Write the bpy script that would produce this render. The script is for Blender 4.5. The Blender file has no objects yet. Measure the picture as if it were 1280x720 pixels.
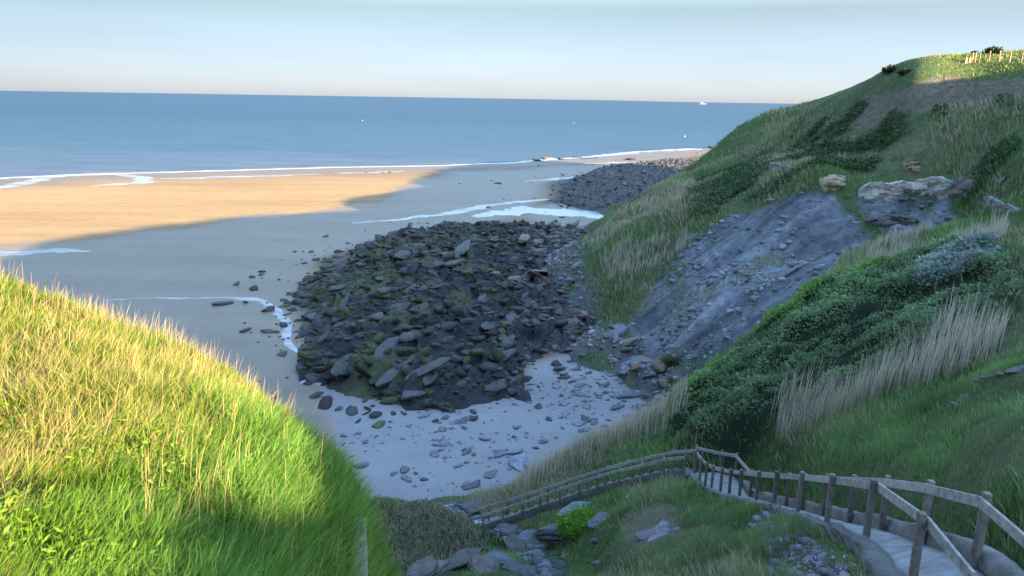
import bpy, math
import numpy as np
rng = np.random.default_rng(11)
PI = math.pi
# ------------------------------------------------------------------ camera model
F, H = 924.0, 30.0
PT, RO = math.radians(14.38), math.radians(0.908)
fwd = np.array([0, math.cos(PT), -math.sin(PT)])
up0 = np.array([0, math.sin(PT), math.cos(PT)])
rt0 = np.array([1.0, 0, 0])
RT = rt0*math.cos(RO) + up0*math.sin(RO)
UP = -rt0*math.sin(RO) + up0*math.cos(RO)
CAM = np.array([0, 0, H])
def ray(x, y): return fwd + RT*((x-640)/F) - UP*((y-360)/F)
def pt(x, y, d): return CAM + ray(x, y)*d
def flat(x, y, z=0.0):
    r = ray(x, y); return CAM + r*((z-H)/r[2])
# ------------------------------------------------------------------ noise
def _h(ix, iy, s):
    n = (ix.astype(np.int64)*374761393 + iy.astype(np.int64)*668265263 + s*974634777) & 0x7fffffff
    n = ((n ^ (n >> 13))*1274126177) & 0x7fffffff
    return ((n ^ (n >> 16)) & 0xffff)/65535.0
def vnoise(x, y, s=0):
    x = np.asarray(x, float); y = np.asarray(y, float)
    ix, iy = np.floor(x), np.floor(y); fx, fy = x-ix, y-iy
    fx = fx*fx*(3-2*fx); fy = fy*fy*(3-2*fy)
    a, b, c, d = _h(ix, iy, s), _h(ix+1, iy, s), _h(ix, iy+1, s), _h(ix+1, iy+1, s)
    return (a*(1-fx)+b*fx)*(1-fy) + (c*(1-fx)+d*fx)*fy - .5
def fbm(x, y, s=0, o=4, g=.5):
    t = 0; a = 1.0
    for i in range(o):
        t = t + a*vnoise(x*2**i + 17.3*i, y*2**i - 9.1*i, s+i); a *= g
    return t
def sstep(a, b, x):
    t = np.clip((x-a)/(b-a), 0, 1); return t*t*(3-2*t)
def inpoly(x, y, P):
    r = np.zeros(np.shape(x), bool); n = len(P)
    for i in range(n):
        x0, y0 = P[i][:2]; x1, y1 = P[(i+1) % n][:2]
        if y0 == y1: continue
        c = ((y0 > y) != (y1 > y)) & (x < (x1-x0)*(y-y0)/(y1-y0)+x0)
        r ^= c
    return r
def segdist(x, y, P):
    """distance to polyline, parameter (index+fraction), signed side (+ = right of travel)"""
    best = np.full(np.shape(x), 1e9); par = np.zeros(np.shape(x)); side = np.zeros(np.shape(x))
    for i in range(len(P)-1):
        ax, ay = P[i][:2]; bx, by = P[i+1][:2]; dx, dy = bx-ax, by-ay; L = dx*dx+dy*dy
        t = np.clip(((x-ax)*dx+(y-ay)*dy)/L, 0, 1)
        d = np.hypot(x-ax-t*dx, y-ay-t*dy); m = d < best
        best = np.where(m, d, best); par = np.where(m, i+t, par)
        side = np.where(m, np.sign((y-ay)*dx*-1+(x-ax)*dy), side)
    return best, par, side
class TPS:
    def __init__(s, P, lam=1e-4):
        P = np.array(P, float); s.c = s.uv(P[:, 0], P[:, 1]); n = len(P)
        K = s.k(s.c, s.c) + lam*np.eye(n); Q = np.c_[np.ones(n), s.c]
        A = np.block([[K, Q], [Q.T, np.zeros((3, 3))]])
        s.w = np.linalg.solve(A, np.r_[P[:, 2], 0, 0, 0])
    def uv(s, x, y):
        return np.c_[np.arctan2(x, y)*1.6, np.log(np.hypot(x, y))]
    def k(s, a, b):
        d2 = ((a[:, None]-b[None])**2).sum(2); return .5*d2*np.log(d2+1e-12)
    def __call__(s, x, y):
        sh = np.shape(x); q = s.uv(np.ravel(x), np.ravel(y)); o = np.empty(len(q))
        for i in range(0, len(q), 40000):
            b = q[i:i+40000]; o[i:i+40000] = s.k(b, s.c)@s.w[:-3] + np.c_[np.ones(len(b)), b]@s.w[-3:]
        return o.reshape(sh)
# ------------------------------------------------------------------ terrain: shore hillside
SUN_EL, SUN_AZ = math.radians(14), math.radians(130)
TAN = math.tan(SUN_EL)
sd = np.array([-math.sin(SUN_AZ), -math.cos(SUN_AZ)])       # travel of light on the plan
sp = np.array([sd[1], -sd[0]])                               # across it
# left and right edges of the stepped path, (px, py, depth)
PL = [(1290, 800, 8.2), (1138, 738, 10.4), (1082, 673, 13.3), (1033, 655, 15.9), (997, 640, 19.4), (967, 632, 22.5), (945, 627, 25.2),
      (924, 620.6, 28), (911, 619, 29.5), (900, 617, 30.6), (889, 612.7, 32), (881, 611, 33), (874, 602.6, 33.7), (867, 591, 34.6)]
PR = [(1345, 735, 8.2), (1220, 694, 10.3), (1151, 676, 12.2), (1101, 661, 14.2), (1060.7, 653, 16.2), (1028, 646, 18.4), (1001.5, 638.6, 21),
      (982, 634, 23), (937, 623, 28.2), (919, 595, 34.2), (900, 591.5, 34.8)]
PLw = np.array([pt(*a) for a in PL]); PRw = np.array([pt(*a) for a in PR])
PLw[0] = pt(1215, 735, 8.6)-[0, 0, 1.08]; PRw[0] = pt(1350, 710, 8.2)-[0, 0, 1.08]
def resample(P, n):
    P = np.array(P); s = np.r_[0, np.cumsum(np.linalg.norm(np.diff(P, axis=0), axis=1))]
    q = np.linspace(0, s[-1], n); return np.stack([np.interp(q, s, P[:, k]) for k in range(3)], 1)
def smooth(P, n=2):
    P = P.copy()
    for _ in range(n): P[1:-1] = .25*P[:-2]+.5*P[1:-1]+.25*P[2:]
    return P
pl_s = smooth(resample(PLw, 60)); pr_s = smooth(resample(PRw, 60))
zc = .5*(pl_s[:, 2]+pr_s[:, 2]); pl_s[:, 2] = zc+.6*(pl_s[:, 2]-zc); pr_s[:, 2] = zc+.6*(pr_s[:, 2]-zc)
path_c = .5*(pl_s+pr_s); path_hw = .5*np.linalg.norm((pr_s-pl_s)[:, :2], axis=1)
# lower flight of steps to the beach
ST = np.array([pt(862, 590, 35.2), pt(835, 592, 36.2), pt(770, 606, 38), pt(722, 620, 39.6), pt(650, 644, 41.6), pt(584, 664, 43)])
st_c = resample(ST, 26)
hill_pts = [
 (470,625,42),(520,640,40),(560,640,40),(600,690,33),(470,700,30),(540,715,27),(420,640,44),(400,700,32),(330,700,36),(250,640,50),
 (250,700,14),(330,640,22),(200,600,26),(330,570,46),(100,600,32),(0,500,50),(250,520,66),(-200,600,20),(-200,500,40),
 (460,760,23),(600,760,22),(680,722,25.5),(760,740,17),(900,740,12.4),(1000,740,10.2),(1070,740,9),(690,690,30),(720,660,33),
 (760,650,30),(800,622,33.5),(850,606,34),(860,650,25),(940,660,19.5),(820,690,20),(650,690,30.5),(640,665,36),
 (1285,690,9.6),(1280,650,10.4),(1280,600,11.6),(1280,520,14),(1200,600,13.4),(1200,560,15),(1100,570,19),(1000,575,26),(950,580,31),(1100,620,15.5),
 (1280,460,18),(1200,500,19.5),(1150,500,23),(1000,545,30),(960,560,32),(1100,500,26),(1200,465,24),
 (900,545,37),(850,560,39),(1000,470,40),(1100,420,39),(1200,400,35),(1280,380,30),(850,510,46),(830,527,47),(900,475,48.5),(960,410,51),
 (1000,372,53),(1100,345,54),(1200,325,51),(1280,290,47),(780,550,46.5),(700,585,48),(760,575,43),(660,618,47),(640,640,44),(600,655,44),
 (830,480,74),(760,425,84),(800,440,79),(850,400,81),(900,330,86),(1000,280,89),(1050,245,93),(1080,300,79),(950,380,71),(900,430,72),(1120,300,80),
 (1120,262,90),(1120,214,94),(1040,212,95),(1190,215,91),(1200,262,84),(1280,250,68),(1200,285,72),(1240,300,62),
 (720,350,110),(745,415,90),(720,300,124),(760,330,106),(800,250,137),(850,225,147),(900,190,165),(930,165,165),(1000,150,152),(1030,128,142),
 (1095,95,131),(1150,79,130),(1200,70,125),(1280,63,120),(1085,110,117),(1130,102,109),(1160,99,107),(1210,96,107),(1280,95,100),(1100,135,112),(1200,132,101),(1280,132,92),(1000,190,126),(1100,185,106),(1200,180,93),
 (1280,180,81),(900,240,119),(950,210,119),(850,280,108),(1340,100,94),(1340,180,80),(1340,300,46),(1340,400,28),(1340,500,16),(1340,600,11.6),
]
HP = [pt(*a) for a in hill_pts]
# beach side: the hill dives under the sand
for a, z in [((600,600),-1.2),((520,580),-1),((450,560),-2),((700,545),-1),((760,500),-1),((800,478),-.6),((660,575),-.8),((700,430),-1.2),((660,380),-1.5),((690,320),-1.5),
             ((705,290),-1.5),((790,240),-1.5),((870,205),-1.5),((895,196),-1),((600,350),-3),((500,450),-3),((560,300),-3),((700,250),-3),((780,215),-3),((400,400),-3),((300,520),-3),((470,620),1.2),((560,628),1.5)]:
    HP.append(flat(*a, z))
for p in [(60,190,24),(75,165,34.5),(95,150,38.5),(120,190,38),(170,260,36),(110,230,26),(58,215,6),(90,270,6),(140,330,6),(60,250,-2),(200,330,30),(250,250,40),(90,110,40),(100,90,40.5),
          (110,70,42),(70,60,37),(50,30,35),(30,10,30),(25,-10,31),(10,-6,28.2),(3,-4,28.2),(-3,-5,28),(2,2.5,27.2),(5,4,25.6),(60,-40,42),(150,0,46),(0,-60,38),(120,-60,46)]:
    HP.append(np.array(p, float))
hill_t = TPS(HP, 3e-4)
# land behind and to the right of the camera, whose crest shades the bay
RU = np.array([-60, -20, 0, 1.3, 1.8, 2.4, 3.0, 3.6, 4.16, 4.66, 5.0, 5.4, 6.0, 6.6, 7.3, 8.0, 9.0, 12, 30, 54, 90, 124, 147, 165, 180, 220, 270, 340, 420])
RH = np.array([35.6, 36, 36.0, 36.35, 36.5, 36.5, 36.4, 36.05, 35.9, 35.75, 35.9, 36.25, 36.6, 36.4, 35.7, 35.7, 36.5, 38.6, 45, 51, 51.5, 48.2, 45, 51, 59, 66, 70, 62, 30.0])+.12
def hill_raw(x, y):
    z = hill_t(x, y)
    u = x*sp[0]+y*sp[1]; t = x*sd[0]+y*sd[1]
    rg = np.interp(u, RU, RH) + .06*fbm(u/6, t*0, 91, 3) - .8*np.abs(t+35)**1.0
    k = 2.0
    m = np.maximum(z, rg); return m + k*np.exp(-np.abs(z-rg)/k)*.35
def curve_blend(x, y, z, C, hw, off, b0, b1):
    d, p, s = segdist(x, y, C)
    zp = np.interp(p, np.arange(len(C)), C[:, 2]) + off
    w = np.interp(p, np.arange(len(C)), hw) if np.ndim(hw) else hw
    k = 1-sstep(0, 1, (d-w-b0)/(b1-b0))
    return z*(1-k)+zp*k
GUL = np.array([pt(688,740,22.5), pt(684,712,25.5), pt(690,690,29), pt(668,668,34), pt(640,655,39), pt(600,640,46), pt(560,618,53)])  # stream bed
def hill_z(x, y, fine=True):
    x = np.asarray(x, float); y = np.asarray(y, float)
    z = hill_raw(x, y)
    r = np.hypot(x, y)
    if fine:
        a = np.clip(r/60, .15, 1.6)*(1-.85*sstep(29.5, 33.5, z)*sstep(85, 100, r))
        z = z + a*(1.3*fbm(x/14, y/14, 3, 4) + .5*fbm(x/3.5, y/3.5, 8, 3)*np.minimum(1, 40/r))
    z = z - 26*sstep(-.225, -.36, np.arctan2(x, y))*sstep(9, 20, r)
    z = curve_blend(x, y, z, GUL, .3, -.9, 0, 2.4)
    z = curve_blend(x, y, z, path_c[::3], path_hw[::3], -.24, .12, 1.4)
    z = curve_blend(x, y, z, st_c[::2], .8, -.15, .1, 1.8)
    return z
# ------------------------------------------------------------------ terrain: mound on the left
mound_pts = [(-140,720,4.2),(-40,720,4.6),(100,720,5.2),(250,720,6.2),(380,720,7.5),(440,720,8.6),(-160,560,6.8),(-60,560,7.2),(100,560,8),(250,560,9),(380,600,9.6),(455,640,10.6),
 (-160,450,10.6),(-60,450,11),(100,450,11.5),(230,470,12.5),(330,520,12.5),(420,580,12.5),(-150,290,19.5),(-60,312,19.3),(0,335,19),(80,367,18.5),(150,396,18),(250,441,17),(330,484,16),(380,534,14.5),(412,584,13.3),(455,632,11.5),
 (100,820,4.2),(300,820,5),(430,820,6.6)]
mound_t = TPS([pt(*a) for a in mound_pts], 1e-4)
EDGE = np.array([pt(-900,60,26), pt(-330,220,21), pt(-150,290,19.5), pt(-60,312,19.3), pt(0,335,19), pt(80,367,18.5), pt(150,396,18), pt(250,441,17), pt(330,484,16), pt(375,534,14.6), pt(405,584,13.3),
                 pt(448,628,11.7), pt(455,660,10.4), pt(452,720,8.8), pt(448,820,6.8), pt(440,1100,4.0)])
def mound_z(x, y, fine=True):
    x = np.asarray(x, float); y = np.asarray(y, float)
    z = np.minimum(mound_t(x, y), 28.0)
    d, p, s = segdist(x, y, EDGE); d = d*np.where(s > 0, -1, 1)     # + beyond the edge
    d = d + .35*fbm(x/1.7, y/1.7, 5, 3)
    if fine: z = z + .30*fbm(x/2.6, y/2.6, 31, 3) + .07*fbm(x/.5, y/.5, 33, 2)
    stp = np.interp(p, [0, 9, 11, 12.5, 15], [1.5, 1.7, 2.6, 9, 9])
    return z - stp*np.maximum(d, 0)**1.15 - .25*np.clip(d+1.0, 0, 1)**2
def beach_z(x, y):
    r = np.hypot(x, y)
    s, p, sg = segdist(x, y, SHORE); s = s*np.where(sg > 0, 1, -1)   # + = landward
    return np.clip(s*.006, -3, 1.0) + .05*fbm(x/18, y/18, 61, 3)
SHORE = np.array([flat(-1800,232), flat(-400,228), flat(0,222), flat(90,217), flat(200,214.5), flat(420,208.5), flat(560,206), flat(640,204), flat(740,197.5), flat(800,190.5), flat(870,187), flat(1100,172), flat(1500,155)])
# ------------------------------------------------------------------ mesh helpers
SC = bpy.context.scene.collection
def mesh_np(name, V, faces_flat, sizes, mat=None, col=None, parent=None, smooth=True, attrs=None):
    me = bpy.data.meshes.new(name); V = np.ascontiguousarray(V, dtype=np.float32)
    me.vertices.add(len(V)); me.vertices.foreach_set('co', V.ravel())
    ff = np.ascontiguousarray(faces_flat, dtype=np.int32).ravel(); sz = np.asarray(sizes, np.int32)
    me.loops.add(len(ff)); me.loops.foreach_set('vertex_index', ff)
    me.polygons.add(len(sz)); st = np.zeros(len(sz), np.int32); st[1:] = np.cumsum(sz)[:-1]
    me.polygons.foreach_set('loop_start', st)
    me.update(calc_edges=True); me.validate()
    if smooth: me.polygons.foreach_set('use_smooth', np.ones(len(me.polygons), bool))
    if col is not None:
        a = me.color_attributes.new('Col', 'FLOAT_COLOR', 'POINT')
        c = np.ones((len(V), 4), np.float32); c[:, :col.shape[1]] = col; a.data.foreach_set('color', c.ravel())
    for k, v in (attrs or {}).items():
        a = me.attributes.new(k, 'FLOAT', 'POINT'); a.data.foreach_set('value', np.asarray(v, np.float32))
    o = bpy.data.objects.new(name, me); SC.objects.link(o)
    if mat: me.materials.append(mat)
    if parent: o.parent = parent
    return o
def grid_faces(n, m):
    i = np.arange(n*m).reshape(n, m)
    return np.stack([i[:-1, :-1], i[:-1, 1:], i[1:, 1:], i[1:, :-1]], -1).reshape(-1, 4)
def grid_obj(name, X, Y, Z, mat, col=None, attrs=None, keep=None):
    n, m = X.shape; fc = grid_faces(n, m)
    if keep is not None: fc = fc[keep.ravel()[fc].any(1)]
    V = np.stack([X, Y, Z], -1).reshape(-1, 3)
    us = np.unique(fc); mp = np.full(len(V), -1); mp[us] = np.arange(len(us))
    return mesh_np(name, V[us], mp[fc], np.full(len(fc), 4), mat, None if col is None else col.reshape(-1, 3)[us],
                   attrs={k: np.ravel(v)[us] for k, v in (attrs or {}).items()})
def tag(o, label=None, cat=None, group=None, kind=None):
    for k, v in (('label', label), ('category', cat), ('group', group), ('kind', kind)):
        if v: o[k] = v
    return o
def empty(name, loc):
    o = bpy.data.objects.new(name, None); SC.objects.link(o); o.location = loc; o.empty_display_size = .2; return o
# ------------------------------------------------------------------ materials
def mat(name):
    m = bpy.data.materials.new(name); m.use_nodes = True; nt = m.node_tree
    return m, nt, nt.nodes['Principled BSDF']
def nd(nt, t, **kw):
    n = nt.nodes.new(t)
    for k, v in kw.items():
        if k in n.inputs.keys(): n.inputs[k].default_value = v
        else: setattr(n, k, v)
    return n
def attr_mat(name, rough=.8, spec=.2, var=.35, scale=3.0, bump=0.0, bscale=8.0, transl=0.0, bdist=.1):
    """vertex colour times procedural variation, with bump"""
    m, nt, b = mat(name); L = nt.links.new
    a = nd(nt, 'ShaderNodeVertexColor', layer_name='Col')
    tc = nd(nt, 'ShaderNodeTexCoord')
    nz = nd(nt, 'ShaderNodeTexNoise', Scale=scale, Detail=6.0, Roughness=.65); L(tc.outputs['Object'], nz.inputs['Vector'])
    mr = nd(nt, 'ShaderNodeMapRange'); L(nz.outputs['Fac'], mr.inputs['Value'])
    mr.inputs['From Min'].default_value = .25; mr.inputs['From Max'].default_value = .75
    mr.inputs['To Min'].default_value = 1-var; mr.inputs['To Max'].default_value = 1+var
    mx = nd(nt, 'ShaderNodeMix', data_type='RGBA', blend_type='MULTIPLY'); mx.inputs['Factor'].default_value = 1
    L(a.outputs['Color'], mx.inputs['A']); L(mr.outputs['Result'], mx.inputs['B'])
    L(mx.outputs['Result'], b.inputs['Base Color'])
    b.inputs['Roughness'].default_value = rough; b.inputs['Specular IOR Level'].default_value = spec
    if bump:
        n2 = nd(nt, 'ShaderNodeTexNoise', Scale=bscale, Detail=8.0, Roughness=.7); L(tc.outputs['Object'], n2.inputs['Vector'])
        bp = nd(nt, 'ShaderNodeBump', Strength=bump, Distance=bdist); L(n2.outputs['Fac'], bp.inputs['Height']); L(bp.outputs['Normal'], b.inputs['Normal'])
    if transl:
        out = nt.nodes['Material Output']; tr = nd(nt, 'ShaderNodeBsdfTranslucent'); L(mx.outputs['Result'], tr.inputs['Color'])
        ms = nd(nt, 'ShaderNodeMixShader'); ms.inputs[0].default_value = transl
        L(b.outputs[0], ms.inputs[1]); L(tr.outputs[0], ms.inputs[2]); L(ms.outputs[0], out.inputs['Surface'])
    return m
M_ground = attr_mat('hillside_soil', .9, .1, .4, 1.1, .9, 2.2, bdist=.5)
M_blade = attr_mat('grass_blade', .6, .2, .12, 2.0, transl=.4)
M_leaf = attr_mat('leaf', .55, .25, .15, 2.0, transl=.3)
M_rock = attr_mat('rock', .7, .35, .4, 1.2, 1.0, 3.5, bdist=.3)
def objcol_mat(name, rough=.7, spec=.3, var=.4, scale=2.0, bump=.8, bscale=5.0, bdist=.12, moss=0.0, wave=0.0):
    """colour of the object, broken up by noise; optional weed on upward faces and layering"""
    m, nt, b = mat(name); L = nt.links.new
    oi = nd(nt, 'ShaderNodeObjectInfo'); tc = nd(nt, 'ShaderNodeTexCoord'); ge = nd(nt, 'ShaderNodeNewGeometry')
    nz = nd(nt, 'ShaderNodeTexNoise', Scale=scale, Detail=7.0, Roughness=.68); L(ge.outputs['Position'], nz.inputs['Vector'])
    mr = nd(nt, 'ShaderNodeMapRange'); L(nz.outputs['Fac'], mr.inputs['Value'])
    mr.inputs['From Min'].default_value = .28; mr.inputs['From Max'].default_value = .72
    mr.inputs['To Min'].default_value = 1-var; mr.inputs['To Max'].default_value = 1+var
    mx = nd(nt, 'ShaderNodeMix', data_type='RGBA', blend_type='MULTIPLY'); mx.inputs['Factor'].default_value = 1
    L(oi.outputs['Color'], mx.inputs['A']); L(mr.outputs['Result'], mx.inputs['B']); last = mx.outputs['Result']
    if moss:
        n3 = nd(nt, 'ShaderNodeTexNoise', Scale=.55, Detail=4.0); L(ge.outputs['Position'], n3.inputs['Vector'])
        r3 = nd(nt, 'ShaderNodeMapRange'); L(n3.outputs['Fac'], r3.inputs['Value'])
        r3.inputs['From Min'].default_value = .5; r3.inputs['From Max'].default_value = .62; r3.inputs['To Max'].default_value = moss
        m3 = nd(nt, 'ShaderNodeMix', data_type='RGBA'); L(r3.outputs['Result'], m3.inputs['Factor']); L(last, m3.inputs['A'])
        m3.inputs['B'].default_value = (.07, .08, .024, 1); last = m3.outputs['Result']
    L(last, b.inputs['Base Color']); b.inputs['Roughness'].default_value = rough; b.inputs['Specular IOR Level'].default_value = spec
    n2 = nd(nt, 'ShaderNodeTexNoise', Scale=bscale, Detail=9.0, Roughness=.72); L(ge.outputs['Position'], n2.inputs['Vector']); hgt = n2.outputs['Fac']
    if wave:
        wv = nd(nt, 'ShaderNodeTexWave', Scale=wave, Distortion=6.0, Detail=3.0); wv.bands_direction = 'Z'; L(tc.outputs['Object'], wv.inputs['Vector'])
        ad = nd(nt, 'ShaderNodeMath', operation='ADD'); L(hgt, ad.inputs[0]); L(wv.outputs['Fac'], ad.inputs[1]); hgt = ad.outputs[0]
    bp = nd(nt, 'ShaderNodeBump', Strength=bump, Distance=bdist); L(hgt, bp.inputs['Height']); L(bp.outputs['Normal'], b.inputs['Normal'])
    return m
M_reefrock = objcol_mat('wet_reef_rock', .55, .4, .5, 1.4, .9, 4.0, moss=.75, wave=1.2)
M_stone = objcol_mat('dry_stone', .8, .2, .35, 1.8, .8, 4.0, wave=1.5)
M_conc = objcol_mat('weathered_concrete', .88, .15, .45, 2.6, .8, 11.0, .05)
M_wood = objcol_mat('weathered_wood', .85, .15, .5, 7.0, .6, 30.0, .015)
M_paint = objcol_mat('painted_metal', .5, .3, .1, 2.0, .1, 8.0, .01)
def sand_mat():
    m, nt, b = mat('sand'); L = nt.links.new
    a = nd(nt, 'ShaderNodeVertexColor', layer_name='Col'); tc = nd(nt, 'ShaderNodeTexCoord')
    wet = nd(nt, 'ShaderNodeAttribute', attribute_name='wet')  # wetness, also raised across the beach that lies in shade
    nz = nd(nt, 'ShaderNodeTexNoise', Scale=.35, Detail=9.0, Roughness=.7); L(tc.outputs['Object'], nz.inputs['Vector'])
    mr = nd(nt, 'ShaderNodeMapRange'); L(nz.outputs['Fac'], mr.inputs['Value'])
    mr.inputs['From Min'].default_value = .25; mr.inputs['From Max'].default_value = .75; mr.inputs['To Min'].default_value = .86; mr.inputs['To Max'].default_value = 1.14
    mx = nd(nt, 'ShaderNodeMix', data_type='RGBA', blend_type='MULTIPLY'); mx.inputs['Factor'].default_value = 1
    mp = nd(nt, 'ShaderNodeMapping'); mp.inputs['Scale'].default_value = (.015, .11, 1); mp.inputs['Rotation'].default_value = (0, 0, .25); L(tc.outputs['Object'], mp.inputs['Vector'])
    n4 = nd(nt, 'ShaderNodeTexNoise', Scale=1.0, Detail=6.0, Roughness=.6); L(mp.outputs[0], n4.inputs['Vector'])
    r4 = nd(nt, 'ShaderNodeMapRange'); L(n4.outputs['Fac'], r4.inputs['Value']); r4.inputs['From Min'].default_value = .3; r4.inputs['From Max'].default_value = .7; r4.inputs['To Min'].default_value = .84; r4.inputs['To Max'].default_value = 1.14
    m4 = nd(nt, 'ShaderNodeMath', operation='MULTIPLY'); L(mr.outputs['Result'], m4.inputs[0]); L(r4.outputs['Result'], m4.inputs[1])
    L(a.outputs['Color'], mx.inputs['A']); L(m4.outputs[0], mx.inputs['B']); L(mx.outputs['Result'], b.inputs['Base Color'])
    rr = nd(nt, 'ShaderNodeMapRange'); L(wet.outputs['Fac'], rr.inputs['Value']); rr.inputs['To Min'].default_value = .95; rr.inputs['To Max'].default_value = .28
    L(rr.outputs['Result'], b.inputs['Roughness'])
    sr = nd(nt, 'ShaderNodeMapRange'); L(wet.outputs['Fac'], sr.inputs['Value']); sr.inputs['To Min'].default_value = .05; sr.inputs['To Max'].default_value = .35
    L(sr.outputs['Result'], b.inputs['Specular IOR Level'])
    n2 = nd(nt, 'ShaderNodeTexNoise', Scale=1.6, Detail=8.0, Roughness=.65); L(tc.outputs['Object'], n2.inputs['Vector'])
    bp = nd(nt, 'ShaderNodeBump', Strength=.35, Distance=.06); L(n2.outputs['Fac'], bp.inputs['Height']); L(bp.outputs['Normal'], b.inputs['Normal'])
    return m
M_sand = sand_mat()
def sea_mat():
    m, nt, b = mat('sea_water'); L = nt.links.new
    tc = nd(nt, 'ShaderNodeTexCoord'); sx = nd(nt, 'ShaderNodeSeparateXYZ'); L(tc.outputs['Object'], sx.inputs[0])
    mp = nd(nt, 'ShaderNodeMapping'); mp.inputs['Scale'].default_value = (.0035, .016, 1); L(tc.outputs['Object'], mp.inputs['Vector'])
    nz = nd(nt, 'ShaderNodeTexNoise', Scale=1.0, Detail=7.0, Roughness=.62); L(mp.outputs[0], nz.inputs['Vector'])
    ad = nd(nt, 'ShaderNodeMath', operation='MULTIPLY_ADD'); L(nz.outputs['Fac'], ad.inputs[0]); ad.inputs[1].default_value = 340; L(sx.outputs['Y'], ad.inputs[2])
    mr = nd(nt, 'ShaderNodeMapRange'); L(ad.outputs[0], mr.inputs['Value']); mr.inputs['From Min'].default_value = 380; mr.inputs['From Max'].default_value = 1250
    rp = nd(nt, 'ShaderNodeValToRGB'); L(mr.outputs['Result'], rp.inputs['Fac'])
    e = rp.color_ramp.elements; e[0].position = 0; e[0].color = (.085, .108, .14, 1); e[1].position = 1; e[1].color = (.010, .042, .074, 1)
    k = e.new(.3); k.color = (.028, .068, .102, 1)
    mp2 = nd(nt, 'ShaderNodeMapping'); mp2.inputs['Scale'].default_value = (.02, .09, 1); L(tc.outputs['Object'], mp2.inputs['Vector'])
    n2 = nd(nt, 'ShaderNodeTexNoise', Scale=1.0, Detail=9.0, Roughness=.7); L(mp2.outputs[0], n2.inputs['Vector'])
    r2 = nd(nt, 'ShaderNodeMapRange'); L(n2.outputs['Fac'], r2.inputs['Value']); r2.inputs['From Min'].default_value = .3; r2.inputs['From Max'].default_value = .7
    r2.inputs['To Min'].default_value = .7; r2.inputs['To Max'].default_value = 1.35
    mx = nd(nt, 'ShaderNodeMix', data_type='RGBA', blend_type='MULTIPLY'); mx.inputs['Factor'].default_value = 1
    L(rp.outputs['Color'], mx.inputs['A']); L(r2.outputs['Result'], mx.inputs['B']); L(mx.outputs['Result'], b.inputs['Base Color'])
    b.inputs['Roughness'].default_value = .45; b.inputs['Specular IOR Level'].default_value = .18
    bp = nd(nt, 'ShaderNodeBump', Strength=.6, Distance=1.0); L(n2.outputs['Fac'], bp.inputs['Height']); L(bp.outputs['Normal'], b.inputs['Normal'])
    return m
M_sea = sea_mat()
def water_mat(name, foam, base=(.10, .14, .19), foam_sky_col=(.75, .8, .86), scale=(.5, .5, 1), lo=.45, hi=.6):  # pale colour serves for foam and for painted sky reflection
    m, nt, b = mat(name); L = nt.links.new
    tc = nd(nt, 'ShaderNodeTexCoord'); mp = nd(nt, 'ShaderNodeMapping'); mp.inputs['Scale'].default_value = scale; L(tc.outputs['Object'], mp.inputs['Vector'])
    nz = nd(nt, 'ShaderNodeTexNoise', Scale=1.0, Detail=7.0, Roughness=.68); L(mp.outputs[0], nz.inputs['Vector'])
    mr = nd(nt, 'ShaderNodeMapRange'); L(nz.outputs['Fac'], mr.inputs['Value']); mr.inputs['From Min'].default_value = lo; mr.inputs['From Max'].default_value = hi; mr.inputs['To Max'].default_value = foam
    mx = nd(nt, 'ShaderNodeMix', data_type='RGBA'); L(mr.outputs['Result'], mx.inputs['Factor'])
    mx.inputs['A'].default_value = (*base, 1); mx.inputs['B'].default_value = (*foam_sky_col, 1); L(mx.outputs['Result'], b.inputs['Base Color'])
    b.inputs['Roughness'].default_value = .12; b.inputs['Specular IOR Level'].default_value = .5
    bp = nd(nt, 'ShaderNodeBump', Strength=.25, Distance=.05); L(nz.outputs['Fac'], bp.inputs['Height']); L(bp.outputs['Normal'], b.inputs['Normal'])
    return m
M_pool = water_mat('pool_water', .85, base=(.16, .17, .18), foam_sky_col=(.55, .6, .66), scale=(.05, .28, 1), lo=.36, hi=.6)  # pale streaks paint the sky's reflection, mixed with some foam
M_foam = water_mat('foam', 1.0, base=(.2, .2, .2), foam_sky_col=(.5, .53, .58), scale=(.06, .2, 1), lo=.3, hi=.5)
M_stream = water_mat('stream_water', .8, scale=(2.5, 2.5, 1), lo=.48, hi=.6, base=(.06, .08, .1), foam_sky_col=(.5, .56, .66))
M_trick = water_mat('shallow_water', .75, base=(.12, .12, .12), foam_sky_col=(.4, .42, .46), scale=(.25, .6, 1), lo=.42, hi=.62)  # pale part paints reflected sky on the shallows, with bits of foam

# ------------------------------------------------------------------ zones on the hillside, found on the ground itself
def hit(px, py, fn, r0=6, r1=260, n=700):
    r = ray(px, py); r = r/np.hypot(r[0], r[1]); s = np.geomspace(r0, r1, n)
    P = CAM+np.outer(s, r); z = fn(P[:, 0], P[:, 1]); k = np.argmax(P[:, 2] < z)
    return P[k] if (P[:, 2] < z).any() else P[-1]
def zone(px): return np.array([hit(a, b, lambda x, y: np.maximum(hill_raw(x, y), 0)) for a, b in px])
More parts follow.
